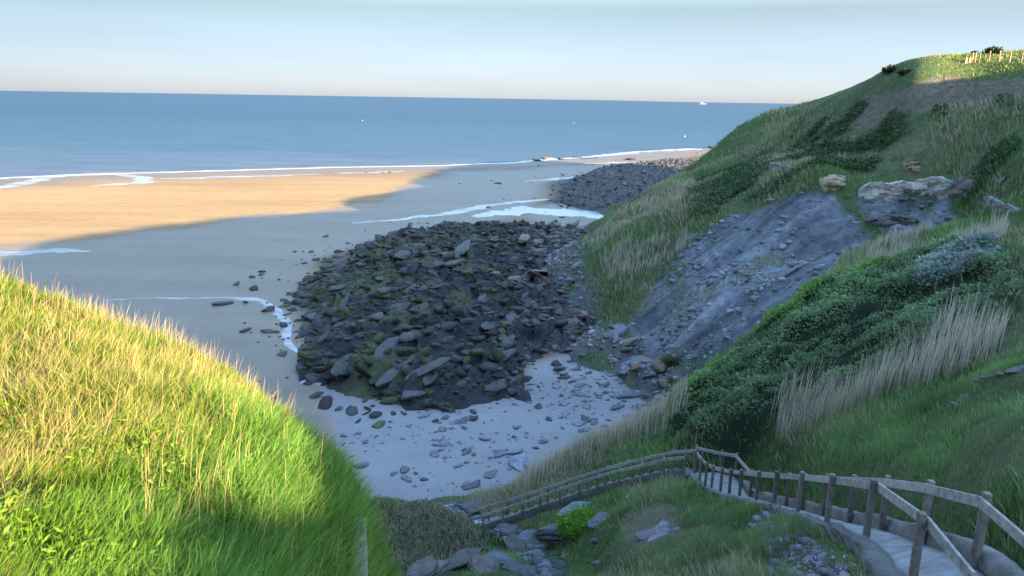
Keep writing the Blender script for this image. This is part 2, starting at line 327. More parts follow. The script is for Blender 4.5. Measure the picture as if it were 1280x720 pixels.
# ---- zones
def Z_(px): return zone(px)
Z_clay = Z_([(752,432),(778,412),(800,385),(868,290),(930,252),(975,240),(1010,236),(1062,252),(1102,285),(1085,315),(1030,352),(985,388),(945,415),(915,448),(868,486),(838,492),(805,470)])
Z_foot = Z_([(676,372),(684,318),(712,298),(728,338),(736,380),(748,404),(772,408),(800,432),(838,470),(846,500),(800,500),(770,470),(745,452),(715,452),(688,430)])
Z_hollow = Z_([(1070,246),(1110,240),(1185,243),(1200,262),(1170,288),(1120,285),(1085,268)])
Z_heath = Z_([(1045,160),(1090,122),(1130,110),(1200,105),(1282,102),(1282,128),(1230,140),(1160,150),(1090,172),(1000,185)])
Z_bramble = Z_([(838,560),(842,520),(880,486),(930,440),(985,402),(1060,358),(1150,330),(1240,312),(1275,325),(1272,385),(1215,425),(1150,468),(1080,488),(1010,528),(955,560),(900,572)])
Z_pale = Z_([(1142,370),(1160,345),(1200,330),(1250,328),(1255,345),(1205,368),(1160,380)])
Z_bare = Z_([(770,655),(790,632),(830,628),(856,640),(846,668),(800,690),(770,680)])
Z_gravel = Z_([(935,655),(955,636),(985,650),(1010,680),(1060,712),(1075,745),(960,745),(960,700)])
Z_briar = Z_([(462,628),(500,640),(560,640),(600,668),(612,688),(560,692),(500,712),(462,735)])
Z_green = Z_([(560,640),(600,632),(640,640),(650,680),(600,670)])
REEDS = [([(958,552),(1010,520),(1075,500),(1140,478),(1170,440),(1215,425),(1250,430),(1235,452),(1190,480),(1110,508),(1030,540),(970,566)], 1.9, 1.0),
         ([(640,612),(700,578),(780,546),(850,508),(862,528),(840,560),(790,566),(720,592),(650,622)], 1.8, .62),
         ([(742,325),(800,305),(872,285),(868,305),(800,345),(770,372),(745,350)], 1.7, .75),
         ([(1075,330),(1120,300),(1165,290),(1170,310),(1110,338)], 1.6, .6),
         ([(1170,315),(1215,290),(1262,275),(1262,295),(1200,325)], 1.6, .9),
         ([(722,300),(800,255),(870,225),(876,238),(800,276),(740,318)], 1.2, .55)]
REEDS = [(Z_(a), h, d) for a, h, d in REEDS]
def jit(x, y, a=.03, s=0):
    r = np.hypot(x, y)
    return x + a*r*fbm(x/(.06*r+1.5), y/(.06*r+1.5), 101+s, 3), y + a*r*fbm(x/(.06*r+1.5), y/(.06*r+1.5), 201+s, 3)
def inz(x, y, P, a=.03): 
    jx, jy = jit(x, y, a); return inpoly(jx, jy, P)
c0 = hit(1050, 320, hill_raw) if False else None
_g = zone([(875,460),(1040,322)]); gd = _g[0][:2]-_g[1][:2]; gd /= np.hypot(*gd); gp = np.array([-gd[1], gd[0]])
hz0 = np.unique(np.r_[np.linspace(-24, 44, 900), np.linspace(44, 175, 240)])
th = np.radians(hz0); rr = np.r_[np.geomspace(4.5, 55, 330)[:-1], np.geomspace(55, 135, 470)[:-1], np.geomspace(135, 300, 110)]
TH, R_ = np.meshgrid(th, rr); X, Y = R_*np.sin(TH), R_*np.cos(TH)
Zh = hill_z(X, Y)
mc = inz(X, Y, Z_clay, .045) | inz(X, Y, Z_hollow, .012); mb = inz(X, Y, Z_bramble, .02)
def polydist(x, y, P):
    Q = np.vstack([P, P[:1]]); d, _, _ = segdist(x, y, Q); return np.where(inpoly(x, y, P), d, -d)
def soften(m, n=3):
    m = m.astype(float)
    for _ in range(n):
        m[1:-1] = (m[:-2]+2*m[1:-1]+m[2:])/4; m[:, 1:-1] = (m[:, :-2]+2*m[:, 1:-1]+m[:, 2:])/4
    return m
mcs, mbs = soften(mc, 7), soften(mb, 5); mft = soften(inz(X, Y, Z_foot, .04), 4)
al, ac = X*gd[0]+Y*gd[1], X*gp[0]+Y*gp[1]
wob = ac + 1.6*fbm(al/9, ac/9, 41, 3)
gul = -np.abs(fbm(wob/3.6, al/16, 43, 4))*2.8 + .55*fbm(X/2.4, Y/2.4, 47, 4) - .35*np.abs(fbm(wob/.9, al/5, 49, 3))
Zh = Zh + mcs*(gul*.8 + .3) - .22*np.clip(polydist(X, Y, Z_clay), 0, 8) + mft*(.5*fbm(X/1.6, Y/1.6, 57, 3))
Zh = Zh + mbs*(.5+1.1*np.abs(fbm(X/2.2, Y/2.2, 53, 3)))
rmin = np.interp(np.degrees(TH), [-24, 12, 18, 24, 32, 50], [13, 11, 9.5, 8.5, 6.5, 4.5])
def lerp(a, b, t): return a*(1-t[..., None]) + np.asarray(b)*t[..., None]
n1 = fbm(X/9, Y/9, 71, 4)*.5+.5; n2 = fbm(X/2, Y/2, 72, 3)*.5+.5
C = lerp(np.broadcast_to(np.array([.08, .12, .045]), X.shape+(3,)), (.15, .15, .08), sstep(.45, .75, n1))
C = lerp(C, (.06, .045, .03), sstep(.6, .8, n2)*.6)
C = lerp(C, (.19, .15, .115), soften(inz(X, Y, Z_heath), 4)*.8)
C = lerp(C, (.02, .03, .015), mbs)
cl = np.array([.185, .197, .215])*(1+.75*fbm(wob/2.2, al/16, 77, 4)+.3*fbm(X/.8, Y/.8, 78, 4)-.22*sstep(.12, .0, np.abs(fbm(wob/1.6, al/16, 79, 3)))+.35*fbm(X/5, Y/5, 80, 3))[..., None]; cl = np.clip(cl, .05, .6)
C = C*(1-mcs[..., None]) + cl*mcs[..., None]; C = lerp(C, (.13, .125, .125), mft*.9)
C = lerp(C, (.2, .16, .12), soften(inz(X, Y, Z_bare), 2)*.7)
C = lerp(C, (.17, .155, .15), soften(inz(X, Y, Z_gravel), 2)*.9)
C = lerp(C, (.14, .13, .125), sstep(2.2, .2, Zh)*sstep(40, 60, R_)*.9)
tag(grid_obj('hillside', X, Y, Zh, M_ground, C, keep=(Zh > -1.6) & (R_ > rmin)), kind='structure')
lth, lr = th, np.log(rr)
def on_hill(x, y):
    """height of the finished hillside mesh"""
    a = np.clip(np.interp(np.arctan2(x, y), lth, np.arange(len(lth))), 0, len(lth)-1.001)
    b = np.clip(np.interp(np.log(np.hypot(x, y)), lr, np.arange(len(lr))), 0, len(lr)-1.001)
    i, j = b.astype(int), a.astype(int); fi, fj = b-i, a-j
    return (Zh[i, j]*(1-fj)+Zh[i, j+1]*fj)*(1-fi) + (Zh[i+1, j]*(1-fj)+Zh[i+1, j+1]*fj)*fi
def hill_pt(px, py, r0=8):
    return hit(px, py, on_hill, r0)
# ---- mound
th = np.radians(np.linspace(-100, -5, 520)); rm = np.geomspace(1.5, 60, 340)
TH, R_ = np.meshgrid(th, rm); X, Y = R_*np.sin(TH), R_*np.cos(TH); Z = mound_z(X, Y)
C = lerp(np.broadcast_to(np.array([.05, .06, .018]), X.shape+(3,)), (.12, .09, .045), sstep(.4, .7, fbm(X/.6, Y/.6, 81, 3)*.5+.5))
tag(grid_obj('grassy_mound', X, Y, Z, M_ground, C, keep=(Z > -1.6)), kind='structure')
# ---- beach
def BZ(px): return np.array([flat(a, b) for a, b in px])
B_cove = BZ([(395,500),(470,505),(560,510),(640,480),(700,445),(760,430),(840,470),(830,520),(700,590),(600,650),(470,640),(410,560)])
B_reef = BZ([(352,388),(362,362),(400,345),(412,325),(470,305),(520,296),(560,286),(640,287),(700,288),(748,292),(742,330),(728,372),(748,408),(775,425),(742,438),(700,446),(668,462),(650,486),(652,508),(600,506),(560,524),(510,524),(476,512),(440,494),(395,492),(372,478),(380,440),(366,420),(372,405)])
B_reef2 = BZ([(676,258),(690,246),(684,236),(700,226),(745,212),(800,206),(860,200),(930,188),(960,190),(900,240),(830,268),(760,271),(720,266)])
th = np.radians(np.linspace(-75, 62, 560)); rb = np.geomspace(24, 900, 620)
TH, R_ = np.meshgrid(th, rb); X, Y = R_*np.sin(TH), R_*np.cos(TH); Z = beach_z(X, Y)
s_, p_, sg_ = segdist(X, Y, SHORE); s_ = s_*np.where(sg_ > 0, 1, -1)
wet = sstep(55, 5, s_)*.7
jx, jy = jit(X, Y, .05, 7)
def soft_poly(P, n=6): return soften(inpoly(jx, jy, P), n)
damp_shade = soft_poly(BZ([(-60,318),(110,312),(240,285),(330,272),(420,262),(490,256),(505,242),(550,214),(640,206),(640,284),(800,290),(800,262),(700,255),(640,262),(600,300),(420,320),(380,350),(360,380),(380,430),(420,590),(300,520),(150,430),(0,360),(-60,345)]), 9)  # damp sand, stretched over the whole shaded beach to paint its shade
wet = np.maximum(wet, damp_shade*.75); wet = np.maximum(wet, soft_poly(BZ([(560,212),(700,208),(900,190),(800,215),(690,232),(670,262),(540,275),(500,250)]), 14)*.8)
C = np.broadcast_to(np.array([.335, .225, .118]), X.shape+(3,))
C = lerp(C, (.22, .165, .115), np.clip(sstep(70, 15, s_ + 25*fbm(X/60, Y/20, 7, 3)), 0, 1)*.8)
C = lerp(C, (.082, .088, .093), np.clip(wet, 0, 1)*.75)  # wet tone; it also paints the shaded beach darker and bluer
C = lerp(C, (.245, .238, .235), soft_poly(B_cove, 6))
C = lerp(C, (.10, .095, .09), soft_poly(B_reef, 4)*.85)
C = lerp(C, (.10, .095, .09), soft_poly(B_reef2, 3)*.85)
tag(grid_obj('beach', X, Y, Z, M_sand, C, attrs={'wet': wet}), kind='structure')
Zb, tb, rb_ = Z, th, np.log(rb)
def bz(x, y): return beach_z(np.asarray(x, float), np.asarray(y, float))
# ---- sea: fine near the shore, one sheet to the horizon
tag(mesh_np('sea', [(-70000,-200,0),(70000,-200,0),(70000,70000,0),(-70000,70000,0)], [0,1,2,3], [4], M_sea), kind='structure')
# ---- pools, channels, foam
def ribbon(name, px, widths, mt, dz=.03, zf=bz, n=220, wob_=.6, kind='structure', world=False):
    P = np.array(px, float) if world else BZ(px)
    s = np.r_[0, np.cumsum(np.hypot(*np.diff(P[:, :2], axis=0).T))]; q = np.linspace(0, s[-1], n)
    c = np.stack([np.interp(q, s, P[:, 0]), np.interp(q, s, P[:, 1])], 1)
    for _ in range(3): c[1:-1] = (c[:-2]+2*c[1:-1]+c[2:])/4
    w_ = np.interp(q, np.linspace(0, s[-1], len(widths)) if len(widths) != len(s) else s, widths); t = np.gradient(c, axis=0); t /= np.hypot(*t.T)[:, None]; nn = np.stack([-t[:, 1], t[:, 0]], 1)
    w1 = w_*np.clip(1+wob_*2*fbm(q/6, q*0, 3, 3)+wob_*1.2*fbm(q/1.6, q*0, 13, 2), .1, 3); w2 = w_*np.clip(1+wob_*2*fbm(q/6, q*0+9, 4, 3)+wob_*1.2*fbm(q/1.6, q*0+5, 14, 2), .1, 3)
    k = np.linspace(-1, 1, 7); XY = c[:, None]+nn[:, None]*np.where(k < 0, w1[:, None]*k, w2[:, None]*k)[..., None]/2
    ed = (np.abs(k) > .99)
    Zr = zf(XY[..., 0], XY[..., 1])+dz - ed*dz*1.5
    o = grid_obj(name, XY[..., 0], XY[..., 1], Zr, mt); tag(o, kind=kind); return o
ribbon('tide_channel', [(-60,244),(0,236),(45,225),(80,220),(130,218),(160,219),(182,224),(178,229),(150,231),(116,233)], [6,6,7,6,5,5,6,6,5,1], M_pool)
ribbon('tide_channel', [(200,224),(250,223),(300,221),(350,220),(400,218)], [2,7,5,3,1], M_pool)
ribbon('tide_channel', [(425,217),(470,216),(505,214)], [2,6,2], M_pool)
ribbon('tide_pool', [(592,276),(630,270),(680,268),(730,270),(775,276)], [2,13,15,12,9], M_foam, wob_=.5)  # foam colour here also paints the bright sky mirrored in the pool
ribbon('stream_channel', [(440,284),(500,279),(560,271),(600,262),(640,257),(685,252)], [1,2.5,4,5,4,1.5], M_pool)
ribbon('tide_pool', [(-60,322),(0,323),(60,321),(115,320)], [6,6,5,1], M_trick)
ribbon('stream_channel', [(130,384),(200,381),(280,381),(330,384),(348,398),(362,415),(360,440),(372,452)], [.5,1.0,1.4,1.6,1.3,1.1,1.1,.4], M_trick)
ribbon('tide_pool', [(378,488),(410,490),(450,494),(478,497)], [1,2.6,2.8,.8], M_trick)
ribbon('tide_pool', [(655,228),(690,226),(740,220)], [1,6,2], M_pool)
ribbon('tide_channel', [(730,205),(790,203),(860,203),(900,204)], [2,8,6,2], M_pool)
ribbon('foam', [(-400,229.5),(0,223),(90,218.5),(200,215.6),(420,209.4),(560,207)], [6,5,3.5,2.2,1.5,1.2], M_foam, dz=.12, kind='stuff', n=260)
ribbon('foam', [(560,206.5),(640,203.5),(690,199),(740,195.5),(800,189.5),(870,186)], [2,4,7,6,9,11], M_foam, dz=.12, kind='stuff', n=160)
for off, a_, b_, w_ in ((14, .02, .3, 2.2), (30, .25, .5, 1.6), (22, .45, .62, 2.0), (40, .55, .75, 2.0), (16, .6, .9, 3.0), (55, .1, .35, 1.4)):
    Q_ = resample(SHORE[1:], 80); t_ = np.gradient(Q_[:, :2], axis=0); t_ /= np.hypot(*t_.T)[:, None]; Q_[:, 0] += -t_[:, 1]*off; Q_[:, 1] += t_[:, 0]*off; i0, i1 = int(20+40*a_), int(20+40*b_)
    ribbon('foam', Q_[i0:i1], np.r_[.2, w_, w_*.4, w_, .2], M_foam, dz=.05, zf=lambda x, y: 0*x, kind='stuff', world=True, n=90)
# ---- reef platforms: tilted, broken beds
strike = flat(690, 345)-flat(560, 415); strike = strike[:2]/np.hypot(*strike[:2]); sn = np.array([-strike[1], strike[0]])
def reef_h(x, y, P, amp=1.0):
    jx, jy = jit(x, y, .05, 3); jx = jx+1.2*fbm(x/1.8, y/1.8, 13, 2); jy = jy+1.6*fbm(x/1.8, y/1.8, 14, 2); d = polydist(jx, jy, P)
    a, b = x*strike[0]+y*strike[1], x*sn[0]+y*sn[1]
    bb = b + 1.1*fbm(a/8, b/8, 61, 3); seg = np.floor(a/4.5 + 1.3*fbm(b/2.0, a/9, 62, 2))
    k = bb/1.7 + .35*_h(seg, np.floor(bb/1.7), 5); saw = k-np.floor(k)
    blk = _h(seg, np.floor(k), 6)
    h = .1 + 1.15*amp*saw*(.3+blk) + .7*amp*(blk-.4) + .45*amp*fbm(x/11, y/11, 64, 3) + .5*fbm(x/1.1, y/1.1, 65, 3)
    return bz(x, y) + sstep(-1.0, 4, d)*np.maximum(h+.35, -.1) - .25*sstep(.5, -2, d), d
def reef(name, P, t0, t1, r0, r1, n, m, amp):
    th = np.radians(np.linspace(t0, t1, n)); rr = np.geomspace(r0, r1, m); TH, R_ = np.meshgrid(th, rr)
    X, Y = R_*np.sin(TH), R_*np.cos(TH); Zr, d = reef_h(X, Y, P, amp)
    tan_ = sstep(0, 1, (X-2)/14 + .6*fbm(X/6, Y/6, 68, 3)); wd = sstep(.5, .7, fbm(X/7, Y/7, 69, 4)*.6+.5 - (X+12)/60)
    C = np.broadcast_to(np.array([.026, .024, .025]), X.shape+(3,)); C = lerp(C, (.14, .125, .115), tan_*(.35 if amp < .9 else .75)); C = lerp(C, (.085, .1, .025), wd*.55)
    C = C*(1+.5*fbm(X/1.3, Y/1.3, 66, 3)[..., None])
    tag(grid_obj(name, X, Y, Zr, M_rock, C, keep=(d > -2)), kind='structure')
reef('rock_platform', B_reef, -17, 10, 66, 175, 560, 420, 1.0)
reef('far_rock_platform', B_reef2, 0, 22, 190, 430, 360, 260, .8)
# ------------------------------------------------------------------ blades and leaves
def blades(name, P, h, wd, lean, colr, mt=M_blade, seg=2, kind='stuff', parent=None):
    """P (n,3) roots; h, wd (n); lean (n,2) sideways travel of the tip; colr (n,3)"""
    n = len(P); a = rng.uniform(0, 2*PI, n); ax = np.stack([np.cos(a), np.sin(a)], 1)*wd[:, None]/2
    ks = np.linspace(0, 1, seg+1); vs = []
    for i, k in enumerate(ks):
        c = P.copy(); c[:, :2] += lean*(k**1.7)[..., None] if np.ndim(k) else lean*k**1.7
        L = np.hypot(*lean.T); c[:, 2] += np.sqrt(np.maximum(h**2-(L*.8)**2, (h*.25)**2))*(k if True else 0)
        wk = (1-.35*k) if k < 1 else 0
        if k < 1:
            l = c.copy(); l[:, :2] -= ax*wk; r = c.copy(); r[:, :2] += ax*wk; vs += [l, r]
        else: vs.append(c)
    V = np.stack(vs, 1); m = V.shape[1]; base = (np.arange(n)*m)[:, None]
    quads = [[2*i, 2*i+1, 2*i+3, 2*i+2] for i in range(seg-1)]; tri = [2*seg-2, 2*seg-1, 2*seg]
    ff = np.concatenate([base+np.array(q) for q in quads]+[base+np.array(tri)], 1)
    sizes = np.tile(np.array([4]*(seg-1)+[3]), n)
    kk = np.concatenate([[k, k] if k < 1 else [k] for k in ks])
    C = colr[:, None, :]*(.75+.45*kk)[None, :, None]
    o = mesh_np(name, V.reshape(-1, 3), ff.ravel(), sizes, mt, C.reshape(-1, 3), parent=parent, smooth=False)
    if kind: tag(o, kind=kind)
    return o
def leaves(name, P, size, colr, mt=M_leaf, kind='stuff', parent=None, asp=.55, up=.5):
    n = len(P); d = rng.normal(size=(n, 3)); d[:, 2] = np.abs(d[:, 2])*up+.1; d /= np.linalg.norm(d, axis=1)[:, None]
    e = rng.normal(size=(n, 3)); e -= d*(e*d).sum(1)[:, None]; e /= np.linalg.norm(e, axis=1)[:, None]
    s = size[:, None]; V = np.stack([P, P+d*s*.5+e*s*asp*.5, P+d*s, P+d*s*.5-e*s*asp*.5], 1)
    ff = (np.arange(n)*4)[:, None]+np.arange(4)
    o = mesh_np(name, V.reshape(-1, 3), ff.ravel(), np.full(n, 4), mt, np.repeat(colr, 4, 0), parent=parent, smooth=False)
    if kind: tag(o, kind=kind)
    return o
def scat(n, t0, t1, r0, r1, pw=0.0):
    t = np.radians(rng.uniform(t0, t1, n)); u = rng.uniform(0, 1, n); r = r0*(r1/r0)**u
    return r*np.sin(t), r*np.cos(t), r
def cmix(a, b, t): return np.asarray(a)*(1-t[:, None])+np.asarray(b)*t[:, None]
# mound grass
EDd = lambda x, y: (lambda q: q[0]*np.where(q[2] > 0, -1, 1))(segdist(x, y, EDGE))
x, y, r = scat(460000, -62, -6, 2.3, 27)
d = EDd(x, y); k = d < .9; x, y, r, d = x[k], y[k], r[k], d[k]
k = rng.uniform(size=len(x)) < np.clip(.55+.9*fbm(x/.45, y/.45, 300, 2)+.25*sstep(4, 9, r), .25, 1); x, y, r, d = x[k], y[k], r[k], d[k]
P = np.stack([x, y, mound_z(x, y)-.02], 1); n = len(x)
px_ = 640+F*(x/y)                                       # bearing only, for the broad patches of straw
nb = fbm(x/2.4, y/2.4, 301, 3)*.9+.5; ns = fbm(x/.5, y/.5, 302, 2)*.5+.5
drp = np.clip(.12 + .62*sstep(.48, .78, nb) + .35*sstep(-3.5, -8, x)*sstep(8, 17, r) - .5*sstep(3.0, .8, -d)*sstep(15, 11, r), .0, .8)
dry = rng.uniform(size=n) < drp*.38
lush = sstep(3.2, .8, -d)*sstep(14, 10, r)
g = cmix((.07, .19, .012), (.2, .27, .016), np.clip(rng.normal(.5, .3, n)+.5*(nb-.5), 0, 1)); g = cmix(g, (.15, .3, .055), lush*.85)  # lush edge grass, its green also brightened to lift the shade there
col = np.where(dry[:, None], cmix((.36, .27, .09), (.5, .41, .18), rng.uniform(size=n)), g)
col = col*rng.uniform(.6, 1.2, n)[:, None]
h = np.where(dry, rng.uniform(.2, .5, n), rng.uniform(.1, .3, n)*(1+.7*lush)); h *= .45+1.1*ns
wd = np.where(dry, .003, .006)*rng.uniform(.7, 1.3, n)+r*np.where(dry, .0003, .00045)
la = rng.normal(.2, 1.1, n)+1.2*fbm(x/1.1, y/1.1, 305, 2)*2; ll = h*np.clip(rng.normal(.62, .28, n), .05, 1.05)
lean = np.stack([np.cos(la)*ll, np.sin(la)*ll], 1)
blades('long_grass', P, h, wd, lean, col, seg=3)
# thin flowering stalks standing clear of the mound's edge
x, y, r = scat(60000, -45, -8, 6, 26); d = EDd(x, y); k = (d > -2.0) & (d < .3) & (rng.uniform(size=len(x)) < np.where(x < -6, .11, .03)); x, y, r = x[k], y[k], r[k]; n = len(x)
h = rng.uniform(.35, .8, n); la = rng.normal(.4, .8, n); ll = h*rng.uniform(.05, .4, n)
blades('dry_grass_stalks', np.stack([x, y, mound_z(x, y)-.02], 1), h, 0.002+r*.0003, np.stack([np.cos(la)*ll, np.sin(la)*ll], 1), cmix((.42, .27, .13), (.56, .42, .22), rng.uniform(size=n)), seg=3)
# leafy herbs low on the mound, in clumps
cx, cy, cr = scat(70, -44, -26, 4.5, 9); k = EDd(cx, cy) < -1; cx, cy = cx[k], cy[k]
m = 42; hx = np.repeat(cx, m)+rng.normal(0, .16, len(cx)*m); hy = np.repeat(cy, m)+rng.normal(0, .16, len(cx)*m)
leaves('leafy_herbs', np.stack([hx, hy, mound_z(hx, hy)+rng.uniform(.06, .34, len(hx))], 1), rng.uniform(.05, .1, len(hx)), cmix((.08, .17, .015), (.17, .26, .02), rng.uniform(size=len(hx))), asp=.3)
# hillside grass
def mask_free(x, y, pad=.15):
    d, p, _ = segdist(x, y, path_c[::3]); a = d > np.interp(p, np.arange(len(path_c[::3])), path_hw[::3])+pad+.12
    d2, _, _ = segdist(x, y, st_c[::2]); d3, _, _ = segdist(x, y, GUL)
    return a & (d2 > .95) & (d3 > .8)
x, y, r = scat(620000, -19, 46, 8.5, 240)
z = on_hill(x, y); k = (z > 1.2) & mask_free(x, y); x, y, r, z = x[k], y[k], r[k], z[k]
jx, jy = jit(x, y, .02, 9)
inz_ = lambda P: inpoly(jx, jy, P)
clay = (inz_(Z_clay) & (polydist(x, y, Z_clay)+4*fbm(x/3, y/3, 317, 3) > .8)) | inz_(Z_hollow) | inz_(Z_foot); bram = inz_(Z_bramble); bare = inz_(Z_bare) | inz_(Z_gravel); heath = inz_(Z_heath); briar = inz_(Z_briar); grn = inz_(Z_green)
nb = fbm(x/11, y/11, 311, 4)+.5; nm = fbm(x/(.05*r+.8), y/(.05*r+.8), 312, 3)+.5
pr = np.where(clay, .6*sstep(.6, .75, fbm(x/5, y/5, 315, 4)*.8+.5)+.01, 1.0)*np.where(bram, .05, 1)*np.where(bare, .3, 1)*np.where(heath, .5, 1)*sstep(1.0, 2.6, z)
pr *= np.clip(.35+1.3*sstep(.25, .6, nm), 0, 1)
k = rng.uniform(size=len(x)) < pr
x, y, r, z, clay, bram, bare, heath, nb, nm, briar, grn = [q[k] for q in (x, y, r, z, clay, bram, bare, heath, nb, nm, briar, grn)]; n = len(x)
u = rng.uniform(size=n)
drp = np.clip(.08+.5*sstep(.5, .8, nb)+.25*sstep(.62, .85, nm), 0, .8); drp = np.where(heath, .45, drp); drp = np.where(briar, .35, drp); drp = np.where(r < 26, drp*.4, drp); drp = np.where((z > 31.5) & ~heath, .12, drp)
dry = u < drp
g = cmix((.115, .189, .068), (.230, .304, .115), rng.uniform(size=n)); g = cmix(g, (.137, .280, .065), sstep(.45, .2, nb)); g = cmix(g, (.155, .225, .09), np.where((r < 30), .6, 0.0))
g = np.where(grn[:, None], np.array([.05, .12, .035]), g); g = np.where(briar[:, None], cmix((.035, .05, .02), (.08, .09, .04), rng.uniform(size=n)), g)
g = g*(.62+.75*np.clip(fbm(x/(.03*r+.5), y/(.03*r+.5), 331, 3)+.5, 0, 1))[:, None]
top = (z > 31.5) & ~heath; g = np.where(top[:, None], cmix((.11, .2, .02), (.22, .27, .03), rng.uniform(size=n)), g)
col = np.where(dry[:, None], cmix((.276, .241, .144), (.483, .420, .276), rng.uniform(size=n)), g)
col = np.where((heath & ~top)[:, None], cmix((.156, .132, .096), (.300, .240, .180), rng.uniform(size=n)), col)
h = rng.uniform(.2, .5, n)*np.where(dry, 1.3, 1)*np.where(heath, .7, 1)*(.35+1.4*nm); h *= np.interp(r, [9, 30, 80, 220], [.55, .8, 1.3, 1.7])*np.where(top, .4, 1)
wd = .009+r*.00095*rng.uniform(.6, 1.3, n)
la = rng.normal(PI*.9, 1.1, n); ll = h*np.clip(rng.normal(.4, .22, n), .05, .9)
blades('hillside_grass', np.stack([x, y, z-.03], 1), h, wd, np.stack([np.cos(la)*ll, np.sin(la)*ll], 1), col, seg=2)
# reeds
xs, ys, zs, hs, rs, ds = [], [], [], [], [], []
for Zp, hh, den in REEDS:
    lo, hi = Zp[:, :2].min(0), Zp[:, :2].max(0); A = np.prod(hi-lo); rm_ = np.hypot(*Zp[:, :2].mean(0))
    nn = int(min(90000, A*den*105*(30/rm_)**1.0)); x = rng.uniform(lo[0], hi[0], nn); y = rng.uniform(lo[1], hi[1], nn); k = inz(x, y, Zp, .02) & mask_free(x, y, .5)
    k &= rng.uniform(size=nn) < np.clip(.5+1.3*fbm(x/1.5, y/1.5, 350, 3), .08, 1); x, y = x[k], y[k]
    xs.append(x); ys.append(y); zs.append(on_hill(x, y)); hs.append(hh*rng.uniform(.55, 1.15, len(x))*(1+.35*fbm(x/2.5, y/2.5, 351, 2)))
x, y, z, h = map(np.concatenate, (xs, ys, zs, hs)); r = np.hypot(x, y); n = len(x)
gr = rng.uniform(size=n) < .22; h = np.where(gr, h*.65, h)
col = np.where(gr[:, None], cmix((.05, .09, .03), (.09, .13, .04), rng.uniform(size=n)), cmix((.38, .32, .23), (.62, .54, .42), rng.uniform(size=n)))
la = rng.normal(.5, .6, n); ll = h*rng.uniform(.02, .28, n)
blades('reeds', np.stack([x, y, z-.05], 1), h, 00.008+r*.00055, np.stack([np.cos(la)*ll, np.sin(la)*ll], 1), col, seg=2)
# bramble thicket
def thicket(name, Zp, nn, size, c0, c1, lift=.0, cap=None, edge=None):
    lo, hi = Zp[:, :2].min(0)-1, Zp[:, :2].max(0)+1; x = rng.uniform(lo[0], hi[0], nn); y = rng.uniform(lo[1], hi[1], nn); k = inz(x, y, Zp, .02) & mask_free(x, y, .5); x, y = x[k], y[k]; n = len(x)
    q = fbm(x/.7, y/.7, 361, 3); z = on_hill(x, y)+lift+rng.uniform(-.05, .28, n)+.5*q
    big = fbm(x/2.6, y/2.6, 363, 3); t = np.clip(rng.uniform(size=n)*.8+q*.6+big*.7, 0, 1); c = cmix(c0, c1, t)*(1+.5*big)[:, None]; z = z+.7*big*(nn > 50000)
    if edge is not None: c = cmix(c, edge[0], sstep(edge[1], 0, polydist(x, y, Zp))*edge[2](x, y))
    r = np.hypot(x, y); return leaves(name, np.stack([x, y, z], 1), size*rng.uniform(.6, 1.3, n)*np.clip(r/38, .6, 2), c)
thicket('bramble_thicket', Z_bramble, 190000, .16, (0.085, 0.141, 0.060), (0.217, 0.322, 0.141), edge=((.230, .392, .061), 2.2, lambda x, y: ((np.hypot(x, y) > 41) & (np.arctan2(x, y) < .49))*.9))
Z_scrub = Z_([(880,215),(1000,165),(1130,150),(1282,132),(1282,235),(1180,205),(1040,205),(960,240),(860,275)])
_lo, _hi = Z_scrub[:, :2].min(0), Z_scrub[:, :2].max(0); x = rng.uniform(_lo[0], _hi[0], 120000); y = rng.uniform(_lo[1], _hi[1], 120000); k = inz(x, y, Z_scrub, .03) & (fbm(x/9, y/5, 371, 4) > .12); x, y = x[k], y[k]
leaves('low_scrub', np.stack([x, y, on_hill(x, y)+rng.uniform(0, .7, len(x))], 1), rng.uniform(.3, .6, len(x)), cmix((.04, .075, .03), (.10, .16, .06), rng.uniform(size=len(x))))
thicket('grey_willow_scrub', Z_pale, 9000, .2, (.16, .2, .17), (.33, .38, .33), lift=.5)
thicket('brown_briars', Z_briar, 26000, .13, (.058, .065, .039), (.182, .156, .098), lift=.15)
# ------------------------------------------------------------------ rocks
import bmesh
def ico(sub):
    bm = bmesh.new(); bmesh.ops.create_icosphere(bm, subdivisions=sub, radius=1); V = np.array([v.co[:] for v in bm.verts]); Fc = np.array([[v.index for v in f.verts] for f in bm.faces]); bm.free(); return V, Fc
ICO3, ICO2, ICO4 = ico(3), ico(2), ico(4)
def rock_v(V, seed, planes=11, rough=.05, slab=1.0):
    g = np.random.default_rng(seed); N = g.normal(size=(planes, 3)); N /= np.linalg.norm(N, axis=1)[:, None]; D = g.uniform(.62, 1.0, planes)
    N = np.vstack([N, [[0, 0, 1], [0, 0, -1]]]); D = np.r_[D, .62/slab**.0, .7]
    c = V@N.T; rr = np.where(c > .05, D/np.maximum(c, .05), 9); k = -np.log(np.exp(-rr*26).sum(1))/26
    k = np.clip(k, .3, 1.3)*(1+rough*(fbm(V[:, 0]*2.2+seed, V[:, 1]*2.2+V[:, 2]*1.7, seed, 3)*2))
    return V*k[:, None]
def mesh_only(name, V, Fc, mt):
    me = bpy.data.meshes.new(name); me.from_pydata(V.tolist(), [], Fc.tolist()); me.materials.append(mt)
    me.polygons.foreach_set('use_smooth', np.ones(len(me.polygons), bool)); return me
RM = [mesh_only('reef_rock_form', rock_v(ICO3[0], 400+i)*np.array([1, .72, .5]), ICO3[1], M_reefrock) for i in range(12)]
SM = [mesh_only('stone_form', rock_v(ICO3[0], 500+i, 9)*np.array([1, .7, .42]), ICO3[1], M_stone) for i in range(12)]
